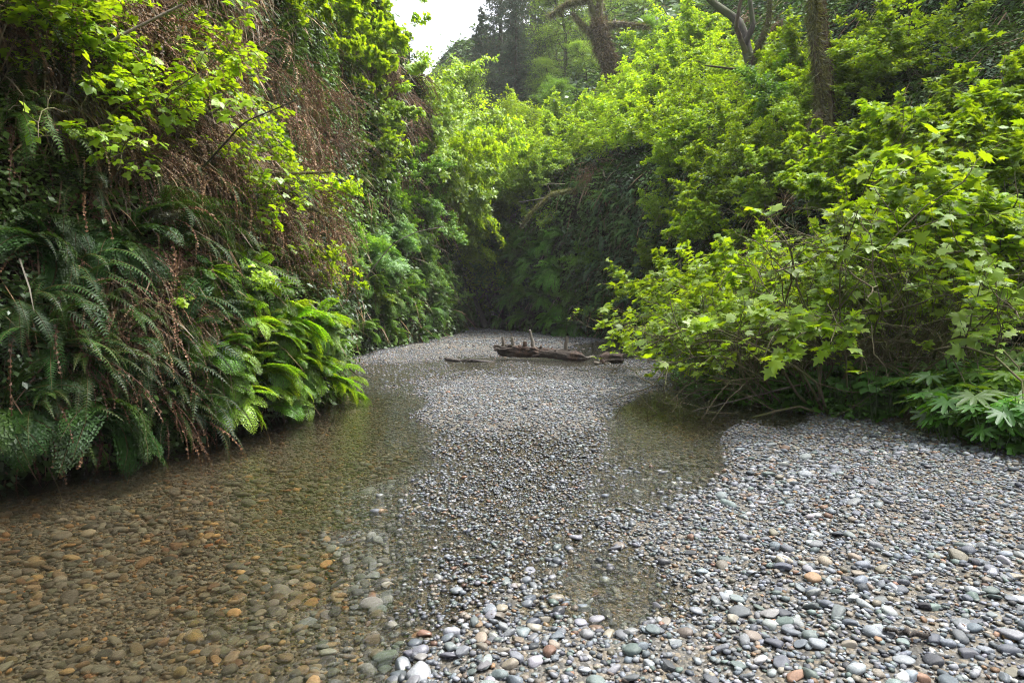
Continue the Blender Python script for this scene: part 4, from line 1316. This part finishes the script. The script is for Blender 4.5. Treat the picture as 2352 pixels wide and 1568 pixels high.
def undergrowth(side, n, seed, name, label, kinds):
    P, N, d, r = sheet_points(side, n, seed)
    s = Soup()
    g = fbm(P[:, 0], P[:, 1], P[:, 2], 0.55, seed, 3)
    g2 = fbm(P[:, 0], P[:, 1], P[:, 2], 1.6, seed + 9, 2)
    z = P[:, 2]
    brown = (g + 0.35 * g2 + kinds['brown'](P)) > 0.12
    # leaves
    k = ~brown & (g2 > -0.55)
    Pk, Nk = P[k], N[k]
    m = len(Pk)
    up = np.array([0, 0, 1.0])
    D = r.normal(0, .6, (m, 3)) + Nk * 0.7 - up * 0.35
    L = (0.03 + 0.0042 * d[k]) * r.uniform(0.6, 1.5, m)
    Pp = Pk + Nk * (np.abs(r.normal(0, 0.10, m)) + 0.01)[:, None]
    V, F = place_many(L_SIMPLE[0], L_SIMPLE[1], Pp, D, Nk * 0.6 + up * 0.7 + r.normal(0, .35, (m, 3)), L, 1.1)
    u = sstep(-0.5, 0.6, vnoise(Pk[:, 0], Pk[:, 1], Pk[:, 2], 0.9, 41))[:, None]
    C = (np.array(kinds['g1']) * (1 - u) + np.array(kinds['g2']) * u) * r.uniform(0.65, 1.3, (m, 1))
    s.add(V, F, np.repeat(C, 4, 0))
    o = s.obj(name, M_SMALL)
    tag(o, label, 'undergrowth', kind='stuff')
    # hanging dead strands
    s = Soup()
    k = (brown & (r.random(len(P)) < 0.55)) | (r.random(len(P)) < 0.03)
    Pk, Nk = P[k], N[k]
    m = len(Pk)
    D = -up + r.normal(0, .28, (m, 3)) + Nk * 0.25
    T = np.array([(-0.5, 0, 0), (0.5, 0, 0), (0.5, 0.5, 0.06), (-0.5, 0.5, 0.06), (0, 1, 0)], float)
    Ls = r.uniform(0.15, 0.7, m) * (0.6 + 0.05 * d[k])
    W = 0.006 + 0.0011 * d[k]
    V, F = place_many(T, np.array([[0, 1, 2], [0, 2, 3], [3, 2, 4]]), Pk + Nk * (0.02 + np.abs(r.normal(0, 0.10, m)))[:, None], D, Nk + r.normal(0, .5, (m, 3)), Ls, 1.0)
    V = V.reshape(m, 5, 3)
    mid = V[:, 0:1] * .5 + V[:, 1:2] * .5
    lat = (V[:, 1] - V[:, 0])[:, None]
    sgn = np.array([-0.5, 0.5, 0.5, -0.5, 0])[None, :, None]
    V = V - sgn * lat * (1 - (W / Ls)[:, None, None])
    base = np.where(r.random((m, 1)) < 0.6, (0.15, 0.10, 0.055), (0.10, 0.085, 0.05)) * r.uniform(0.5, 1.6, (m, 1))
    s.add(V, F, np.repeat(base, 5, 0))
    o = s.obj(name.replace('undergrowth', 'hanging_roots'), M_DEAD)
    tag(o, label.split(' covering')[0].replace('small leaves and moss', 'brown dead strands and roots') + ' hanging down the same wall', 'dead strands', kind='stuff')
def bl(P):
    up_ = sstep(2.2, 4.0, P[:, 2]) * (1 - sstep(10, 14, P[:, 1])) * 0.35
    mid = np.exp(-(((P[:, 1] - 9.3) / 1.0) ** 2)) * sstep(1.3, 2.0, P[:, 2]) * 0.3
    return up_ + mid - 0.25
undergrowth('L', 230000, 61, 'undergrowth', 'small leaves and moss of the left wall covering the dark earth', dict(brown=bl, g1=(0.035, 0.075, 0.012), g2=(0.10, 0.19, 0.02)))
undergrowth('R', 230000, 62, 'undergrowth', 'small leaves and moss of the right wall covering the dark earth', dict(brown=lambda P: -0.45 - 0.3 * (P[:, 1] > 17) + 0.5 * sstep(5, 8, P[:, 2]) * (P[:, 1] < 16), g1=(0.035, 0.085, 0.015), g2=(0.10, 0.19, 0.02)))
def ground_cover():
    r = np.random.default_rng(70)
    n = 60000
    y = r.uniform(4.8, 16, n)
    b = r.uniform(0.02, 3.5, n)
    x = np.interp(y, BANKX[:, 0], BANKX[:, 1]) + b
    k = (fbm(x, y, 0, 1.1, 71) > -0.35) & ~((np.hypot((x - 3.9) / 0.9, (y - 6.75) / 0.3)) < 1) & (bank_dist(x, y) > 0.03)
    x, y = x[k], y[k]
    n = len(x)
    z = bed_h(x, y) + np.abs(r.normal(0, 0.10, n)) + 0.01
    P = np.stack([x, y, z], 1)
    s = Soup()
    T = L_TRI
    V, F = place_many(T[0], T[1], P, r.normal(0, 1, (n, 3)) * np.array([1, 1, .2]), r.normal(0, .3, (n, 3)) + np.array([-.1, -.3, 1]), r.uniform(0.04, 0.12, n))
    s.add(V, F, np.repeat(np.array([0.075, 0.19, 0.02]) * r.uniform(0.6, 1.5, (n, 1)), len(T[0]), 0))
    tag(s.obj('ground_cover', M_SMALL), 'low dark green leaves carpeting the right bank', 'ground cover', kind='stuff')
ground_cover()
def hill_cover():
    r = np.random.default_rng(72)
    n = 60000
    x = r.uniform(-45, 60, n); y = r.uniform(33, 80, n)
    z = np.array([ground_z(a, b) for a, b in zip(x[::12], y[::12])]).repeat(12)[:n] + np.abs(r.normal(0, 0.8, n))
    x = x[::12].repeat(12)[:n] + r.normal(0, .5, n); y = y[::12].repeat(12)[:n] + r.normal(0, .5, n)
    V, F = place_many(L_SIMPLE[0], L_SIMPLE[1], np.stack([x, y, z], 1), r.normal(0, 1, (n, 3)), r.normal(0, .4, (n, 3)) + np.array([0, -.3, 1]), r.uniform(0.2, 0.5, n))
    s = Soup()
    s.add(V, F, np.repeat(np.array([0.09, 0.16, 0.03]) * r.uniform(0.5, 1.4, (n, 1)), 4, 0))
    tag(s.obj('hill_vegetation', M_SMALL), 'far pale green brush covering the hill', 'vegetation', kind='stuff')
hill_cover()

# ------------------------------------------------------------------ logs in the creek
def at_ground(x, y, z=0.0):
    d = ray(x * Q, y * Q)
    k = (z - CAM_H) / d.z
    return Vector((d.x * k, d.y * k, z))
def noisy_log(name, p0, p1, r0, r1, mat, seed, parent, segs=90, sides=30, amp=0.3, flat=0.8, bend=0.05):
    p0, p1 = np.array(p0, float), np.array(p1, float)
    rng = np.random.default_rng(seed)
    t = np.linspace(0, 1, segs)
    ax = p1 - p0
    pts = p0 + ax * t[:, None] + np.stack([0 * t, bend * np.sin(t * 3.1 + seed), bend * 0.5 * np.sin(t * 5 + seed)], 1)
    a = np.arange(sides) / sides * 2 * math.pi
    endt = np.minimum(1, np.minimum(t / 0.05 + 0.25, (1 - t) / 0.08 + 0.15))
    rad = (r0 + (r1 - r0) * t) * endt
    T = ax / np.linalg.norm(ax)
    U = np.cross(T, [0, 0, 1]); U /= np.linalg.norm(U)
    W = np.cross(U, T)
    tt, aa = np.meshgrid(t * np.linalg.norm(ax), a, indexing='ij')
    nz = 1.2 * fbm(np.cos(aa) * 1.0, np.sin(aa) * 1.0, tt * 1.2, 2.0, seed, 4) + 0.9 * np.abs(fbm(np.cos(aa) * 2.2, np.sin(aa) * 2.2, tt * 1.1, 2.5, seed + 4, 3)) + 0.35 * vnoise(np.cos(aa) * 5, np.sin(aa) * 5, tt * 3, 2, seed)
    rr = rad[:, None] * (1 + amp * nz)
    V = pts[:, None] + rr[..., None] * (np.cos(a)[None, :, None] * U + flat * np.sin(a)[None, :, None] * W)
    s = Soup()
    i = np.arange(segs - 1)[:, None] * sides
    j = np.arange(sides)[None]
    k = (j + 1) % sides
    s.add(V.reshape(-1, 3), np.stack([i + j, i + k, i + sides + k, i + sides + j], -1).reshape(-1, 4), (.1, .1, .1))
    for e in (0, segs - 1):
        s.add(np.concatenate([V[e], pts[e:e + 1]]), np.array([[q, (q + 1) % sides, sides] for q in range(sides)]), (.1, .1, .1))
    return s.obj(name, mat, parent, smooth=False)
def stub(name, p0, p1, r0, r1, mat, parent, seed):
    rng = np.random.default_rng(seed)
    p0, p1 = np.array(p0, float), np.array(p1, float)
    t = np.linspace(0, 1, 9)[:, None]
    pts = p0 + (p1 - p0) * t + np.concatenate([np.zeros((1, 3)), rng.normal(0, 0.006, (8, 3))])
    s = Soup()
    tube(s, pts, np.linspace(r0, r1, 9), 8, (.1, .1, .1), wob=0.12, rng=rng)
    return s.obj(name, mat, parent, smooth=True)
def loose_bark(root, u):
    r = np.random.default_rng(88)
    s = Soup()
    for i in range(46):
        x = r.uniform(-105, 95)
        a = r.uniform(-0.3, 2.6)
        c = np.array([x * u, -0.12 * math.cos(a) + 0.05, (14 - 0.08 * x) * u + 0.10 * math.sin(a)])
        d = np.array([1, r.normal(0, .12), r.normal(0.0, .16)])
        L = r.uniform(.1, .4)
        t = np.linspace(-.5, .5, 6)[:, None]
        tube(s, c + d * t * L + r.normal(0, .008, (6, 3)), np.array([.012, .03, .035, .03, .022, .006]) * r.uniform(.6, 1.3), 5, (.1, .1, .1), wob=.4, rng=r)
    s.obj('loose_bark', M_ROT, root)
def main_log():
    b = at_ground(1245, 826)
    root = empty('driftwood_log', b)
    tag(root, 'long dark rotten log with upright branch stubs lying in the shallow creek', 'log')
    k = b.y / FPX / Q * 1.0
    u = b.y / FPX * Q                       # metres per 2352-photo pixel at the log
    L = lambda x, z, dy=0.0: ((x - 1245) * u, dy, z * u)
    noisy_log('bark', L(1143, 22, 0.25), L(1348, 6, -0.15), 0.135, 0.10, M_ROT, 5, root, amp=0.5)
    loose_bark(root, u)
    for i, (x0, z0, x1, z1, r0, r1, m) in enumerate(((1157, 30, 1155, 54, .035, .022, M_GREYWOOD), (1181, 28, 1175, 54, .045, .02, M_GREYWOOD), (1206, 28, 1205, 42, .05, .03, M_ROT),
                                                     (1229, 24, 1217, 68, .038, .022, M_GREYWOOD), (1296, 18, 1304, 54, .035, .03, M_GREYWOOD), (1146, 20, 1135, 36, .015, .008, M_DARKWOOD),
                                                     (1240, 18, 1243, 32, .05, .02, M_ROT), (1270, 14, 1268, 28, .05, .015, M_ROT), (1340, 8, 1366, 8, .04, .02, M_GREYWOOD), (1190, 26, 1195, 34, .06, .03, M_ROT))):
        stub('branch_stub', L(x0, z0 - 8, 0.08), L(x1, z1, 0.05), r0 * 1.25, r1 * 1.3, m, root, 600 + i)
main_log()
def side_logs():
    b = at_ground(1080, 828)
    root = empty('driftwood_branch', b)
    tag(root, 'low dark wet branch half sunk in the water left of the big log', 'branch')
    u = b.y / FPX * Q
    noisy_log('bark', (-60 * u, 0, 0.02), (5 * u, -.1, 0.03), 0.06, 0.08, M_DARKWOOD, 8, root, segs=26, amp=0.3, flat=0.6)
    noisy_log('tail', (0 * u, -.08, 0.03), (62 * u, -.15, -0.035), 0.07, 0.05, M_DARKWOOD, 9, root, segs=26, amp=0.3, flat=0.5, bend=0.015)
    b = at_ground(1405, 834)
    root = empty('driftwood_chunk', b)
    tag(root, 'short reddish brown rotten chunk of wood right of the big log', 'wood chunk')
    u = b.y / FPX * Q
    noisy_log('bark', (-28 * u, 0, 0.06), (28 * u, 0, 0.11), 0.15, 0.14, M_ROT, 12, root, segs=22, amp=0.45, flat=0.8)
    stub('branch_stub', (15 * u, 0, .12), (32 * u, 0, .21), .035, .018, M_GREYWOOD, root, 31)
    stub('bleached_root', (-42 * u, -.12, .03), (-5 * u, -.18, .02), .035, .012, M_GREYWOOD, root, 32)
side_logs()
def sticks():
    defs = [((1590, 943, 0.0), (1700, 915, .05), (1850, 880, .35), .012, 'thin bent stick reaching from the right bank into the pool'),
            ((2030, 1445, .12), (2075, 1452, .13), (2130, 1455, .13), .012, 'dark short twig lying on the dry pebbles'),
            ((1570, 905, .02), (1650, 900, .08), (1760, 905, .1), .014, 'pale dead stick along the right waterline'),
            ((1600, 915, .02), (1660, 890, .12), (1720, 850, .3), .010, 'pale dead stick rising from the right waterline')]
    for i, (a, b, c, r_, lb) in enumerate(defs):
        P = [np.array(at_ground(*q)) for q in (a, b, c)]
        t = np.linspace(0, 1, 14)[:, None]
        pts = (1 - t) ** 2 * P[0] + 2 * t * (1 - t) * P[1] + t * t * P[2]
        rng = np.random.default_rng(i)
        pts[1:-1] += rng.normal(0, 0.008, (12, 3))
        s = Soup()
        tube(s, pts, np.linspace(r_ * .5, r_, 14), 6, (.1, .1, .1), wob=.1, rng=rng)
        tag(s.obj('stick', M_DARKWOOD if i == 1 else M_GREYWOOD, smooth=True), lb, 'stick')
sticks()

# ------------------------------------------------------------------ old mossy trunks and limbs
def seat(pts, base):
    x, y = base[0], base[1]
    for i in range(30):
        p, _ = hit(x, y)
        if p is not None:
            print('SEAT', base, y, tuple(p))
            return p.y / base[2]
        y += 10
    return 1.0
SEAT = [1.0]
def path_at(pts):
    out = []
    pts = [(x, y, Y * SEAT[0]) for x, y, Y in pts]
    for x, y, Y in pts:
        d = ray(x * Q, y * Q)
        out.append(np.array([d.x * Y / d.y, Y, CAM_H + d.z * Y / d.y]))
    return np.array(out)
def spline(P, n):
    P = np.asarray(P, float)
    t = np.concatenate([[0], np.cumsum(np.linalg.norm(np.diff(P, axis=0), axis=1))]); t /= t[-1]
    s = np.linspace(0, 1, n)
    o = np.stack([np.interp(s, t, P[:, i]) for i in range(3)], 1)
    for _ in range(max(1, n // 12)):
        o[1:-1] = (o[:-2] + 2 * o[1:-1] + o[2:]) / 4
    return o
def limb_obj(name, pts, r0, r1, mat, parent, seed, n=26, sides=10, wob=0.12):
    s = Soup()
    tube(s, spline(path_at(pts), n), np.linspace(r0, r1, n), sides, (.1, .1, .1), wob=wob, rng=np.random.default_rng(seed))
    return s.obj(name, mat, parent, smooth=True)
def moss_obj(name, pts, r0, r1, parent, seed, n, length=0.25, col=(0.10, 0.12, 0.02), down=0.8, mat=None, wid=0.012):
    """shaggy moss: short drooping tufts all over a limb"""
    r = np.random.default_rng(seed)
    sp_ = spline(path_at(pts), 40)
    t = r.random(n) * 38.9
    i = t.astype(int)
    P = sp_[i] * (1 - (t - i))[:, None] + sp_[i + 1] * (t - i)[:, None]
    o = r.normal(0, 1, (n, 3)); o /= np.linalg.norm(o, axis=1, keepdims=True)
    rad = r0 + (r1 - r0) * t / 39
    P = P + o * rad[:, None] * 0.95
    D = o + np.array([0, 0, -down]) + r.normal(0, .3, (n, 3))
    V, F = place_many(np.array([(-.5, 0, 0), (.5, 0, 0), (0, 1, 0)], float), np.array([[0, 1, 2]]), P, D, r.normal(0, 1, (n, 3)), 1.0)
    V = V.reshape(n, 3, 3)
    L = length * r.uniform(.3, 1.2, n)
    c = P[:, None]
    tip = V[:, 2] - P
    lat = V[:, 1] - P
    V = np.stack([P - lat * wid * 2, P + lat * wid * 2, P + tip * L[:, None]], 1)
    s = Soup()
    s.add(V, F, np.repeat(np.array(col) * r.uniform(.5, 1.6, (n, 1)), 3, 0))
    return s.obj(name, mat or M_SMALL, parent)
def old_trees():
    # trunk smothered in brown ferns near the top centre
    SEAT[0] = seat(None, (1440, 200, 27))
    print('SEAT', SEAT)
    a = empty('fern_clad_tree', path_at([(1400, 140, 27)])[0])
    tag(a, 'old tree with a thick shaggy trunk and crooked mossy limbs at the top centre', 'tree')
    def part(fn, *args, **kw):
        o = fn(*args, **kw)
        o.parent = a
        o.matrix_parent_inverse = Matrix.Translation(-a.location)
        return o
    main = [(1440, 260, 27), (1405, 150, 27), (1385, 110, 27), (1375, 50, 27)]
    part(limb_obj, 'trunk', main, .42, .32, M_MOSSY, None, 1)
    part(moss_obj, 'ferny_bark', main, .45, .4, None, 2, 6000, .4, (0.10, 0.075, 0.04), 1.0, M_DEAD, .02)
    for k, pts in enumerate(([(1378, 60, 27), (1360, 20, 27), (1345, -40, 27)], [(1375, 50, 27), (1378, 0, 27), (1370, -80, 27)], [(1345, 0, 27), (1300, 10, 27), (1262, 38, 27)], [(1385, 60, 27), (1420, 55, 27), (1490, 60, 27)],
                             [(1372, 90, 27), (1340, 60, 27), (1315, 30, 27)])):
        part(limb_obj, 'limb', pts, .2, .06, M_MOSSY, None, 3 + k)
        part(moss_obj, 'moss', pts, .2, .08, None, 13 + k, 900, .3, (0.13, 0.12, 0.05), 1.0, None, .015)
    # leaning alder and the mossy forked trunk with roots on the right slope
    SEAT[0] = seat(None, (1765, 270, 14.6))
    print('SEAT', SEAT)
    a = empty('leaning_alder', path_at([(1752, 245, 15)])[0])
    tag(a, 'slender dark leaning trunk with upturned fork on the right slope', 'tree')
    m1 = [(1765, 280, 14.6), (1745, 225, 15), (1718, 130, 15.2), (1705, 60, 15.4), (1695, 45, 15.5), (1640, 10, 15.8), (1600, -40, 16)]
    part(limb_obj, 'trunk', m1, .19, .08, M_TRUNK, None, 31)
    m2 = [(1728, 150, 15.1), (1745, 100, 15), (1765, 50, 15), (1770, -30, 15)]
    part(limb_obj, 'limb', m2, .10, .06, M_MOSSY, None, 32)
    part(moss_obj, 'moss', m2, .1, .07, None, 33, 900, .15)
    part(limb_obj, 'limb', [(1715, 125, 15.2), (1690, 60, 15), (1705, -20, 15)], .08, .04, M_MOSSY, None, 34)
    part(limb_obj, 'limb', [(1725, 190, 15), (1700, 160, 14.8), (1660, 155, 14.6), (1620, 150, 14.5)], .05, .02, M_MOSSY, None, 35)
    part(limb_obj, 'limb', [(1710, 100, 15.2), (1730, 60, 15.2), (1720, -20, 15.3)], .09, .05, M_TRUNK, None, 36)
    SEAT[0] = seat(None, (1885, 350, 12.1))
    print('SEAT', SEAT)
    a = empty('mossy_tree', path_at([(1885, 310, 12.5)])[0])
    tag(a, 'thick brown mossy trunk with roots flaring down the right slope', 'tree')
    m1 = [(1900, 330, 12.2), (1905, 260, 12.4), (1900, 160, 12.6), (1890, 60, 12.8), (1880, -60, 13)]
    m2 = [(1860, 340, 12.1), (1880, 280, 12.3), (1885, 200, 12.4), (1870, 90, 12.6), (1868, -60, 12.8)]
    part(limb_obj, 'trunk', m1, .09, .075, M_MOSSY, None, 41)
    part(limb_obj, 'trunk', m2, .10, .08, M_MOSSY, None, 42)
    part(moss_obj, 'moss', m2, .11, .09, None, 43, 3500, .22, (0.11, 0.11, 0.03), 1.2)
    part(moss_obj, 'moss', m1, .12, .10, None, 44, 1500, .15, (0.13, 0.085, 0.04), 1.2, M_DEAD)
    for k, pts in enumerate(([(1885, 285, 12.3), (1860, 320, 12.0), (1840, 350, 11.8)], [(1895, 290, 12.3), (1880, 330, 11.9), (1870, 370, 11.7)], [(1900, 290, 12.3), (1915, 330, 12), (1925, 360, 11.9)], [(1885, 260, 12.3), (1850, 310, 12.1), (1825, 350, 12.0)])):
        part(limb_obj, 'root', pts, .12, .04, M_MOSSY, None, 50 + k)
        part(moss_obj, 'moss', pts, .12, .05, None, 60 + k, 600, .16, (0.12, 0.10, 0.035), 1.2)
    # the pale mossy limb arching out from the right wall
    SEAT[0] = seat(None, (1330, 436, 21.6))
    print('SEAT', SEAT)
    a = empty('fallen_limb', path_at([(1310, 437, 21.5)])[0])
    tag(a, 'mossy pale limb arching down in front of the far wall', 'limb')
    m1 = [(1330, 436, 21.6), (1295, 440, 21), (1265, 446, 20.7), (1230, 478, 20.5), (1210, 500, 20.5), (1196, 522, 20.6)]
    part(limb_obj, 'bark', m1, .10, .05, M_MOSSY, None, 71)
    part(moss_obj, 'moss', m1, .1, .06, None, 72, 1600, .10, (0.17, 0.17, 0.05), .2)
    part(limb_obj, 'twig', [(1266, 446, 20.7), (1262, 436, 20.7), (1258, 425, 20.7)], .04, .02, M_MOSSY, None, 73)
    part(limb_obj, 'twig', [(1250, 455, 20.6), (1220, 460, 20.6), (1190, 464, 20.6)], .03, .01, M_DARKWOOD, None, 74)
    SEAT[0] = 1.0
    # mossy dead branches on the left bank
    for k, (pts, r0, r1, lb) in enumerate((([(270, 515, 6.2), (330, 480, 5.9), (390, 500, 5.6), (412, 486, 5.5)], .028, .012, 'dark forked mossy branch in the shade of the left bank'),
                                           ([(600, 520, 8.4), (640, 480, 8.2), (700, 472, 8.0), (750, 492, 7.9)], .03, .018, 'golden mossy branch arching over the hanging dead fronds'),
                                           ([(300, 470, 7.0), (380, 400, 7.0), (450, 375, 7.1), (600, 400, 7.3), (760, 395, 7.6)], .03, .012, 'long mossy branch crossing the lit middle of the left bank'),
                                           ([(60, 440, 5.6), (110, 310, 5.6), (200, 130, 5.7), (280, 80, 5.8), (420, 10, 6.0)], .022, .01, 'pale smooth stem rising across the upper left'),
                                           ([(120, 340, 5.5), (80, 230, 5.4), (0, 140, 5.3)], .014, .006, 'thin dark stem leaning left in the upper left'),
                                           ([(380, 480, 6.4), (470, 380, 6.3), (560, 280, 6.2), (680, 230, 6.2)], .012, .005, 'thin dark stem leaning right over the left bank'),
                                           ([(350, 170, 6.5), (320, 60, 6.5), (310, -20, 6.5)], .010, .006, 'straight pale stem in front of the brown fronds'),
                                           ([(770, 720, 9.5), (830, 650, 9.3), (900, 560, 9.1), (960, 530, 9.0), (1020, 520, 9.0)], .012, .004, 'bare grey twig slanting out behind the fern point'))):
        nm = 'mossy_branch' if k < 3 else 'bare_stem'
        a = empty(nm, path_at(pts)[0])
        tag(a, lb, 'branch' if k < 3 else 'stem')
        part(limb_obj, 'bark', pts, r0, r1, M_MOSSY if k < 3 else (M_GREYWOOD if k in (3, 6, 7) else M_TRUNK), None, 80 + k, 30, 8)
        if k < 3:
            part(moss_obj, 'moss', pts, r0, r1, None, 90 + k, 2200, .045, (0.16, 0.15, 0.035) if k else (0.05, 0.055, 0.02), .5, None, .003)
old_trees()

# ------------------------------------------------------------------ labels: look, region and rank from the left
ORD = ['leftmost', 'second from left', 'third from left', 'fourth from left', 'fifth from left', 'sixth from left', 'seventh from left', 'rightmost']
def name_all():
    bpy.context.view_layer.update()
    cells = {}
    for o, cat, look, region in PLACED:
        p = o.matrix_world.translation
        px, py, d = (float(v) for v in project(np.array([p[:]]))[..., 0:1] ) if False else [float(v[0]) for v in project(np.array([list(p)]))]
        if cat in ('tree',) and d > 25:
            py = 0
        cells.setdefault((look, region, cat), []).append((py, px, o))
    for (look, region, cat), lst in cells.items():
        lst.sort(key=lambda t: t[0])
        rows = [lst[i:i + 8] for i in range(0, len(lst), 8)]
        for ri, row in enumerate(rows):
            row.sort(key=lambda t: t[1])
            if len(rows) == 1:
                rn = ''
            elif ri == 0:
                rn = ' of top row'
            elif ri == len(rows) - 1:
                rn = ' of lowest row'
            else:
                rn = f' of row {ri + 1}'
            for i, (_, _, o) in enumerate(row):
                lab = look if len(lst) == 1 else f'{look}, {ORD[i]}{rn}'
                full = f'{lab}, {region}' if region else lab
                if len(full.split()) > 16:
                    print('LONG', full)
                tag(o, full, cat, (look + ' ' + region).strip()[:90] if len(lst) > 1 else None)
name_all()

# ------------------------------------------------------------------ damp air in the canyon
def haze():
    m, ns, lk = new_mat('damp_air')
    v = node(ns, 'ShaderNodeVolumePrincipled', Density=0.0008)
    v.inputs['Color'].default_value = (0.95, 0.97, 1.0, 1)
    v.inputs['Anisotropy'].default_value = 0.0
    o = node(ns, 'ShaderNodeOutputMaterial')
    lk.new(v.outputs[0], o.inputs['Volume'])
    s = Soup()
    x0, x1, y0, y1, z0, z1 = -520, 520, -520, 520, -3, 62
    V = [(x, y, z) for z in (z0, z1) for y in (y0, y1) for x in (x0, x1)]
    s.add(V, [[0, 2, 3, 1], [4, 5, 7, 6], [0, 1, 5, 4], [2, 6, 7, 3], [0, 4, 6, 2], [1, 3, 7, 5]], (1, 1, 1))
    tag(s.obj('haze', m), 'thin pale haze that fades the far trees', 'haze', kind='stuff')
haze()
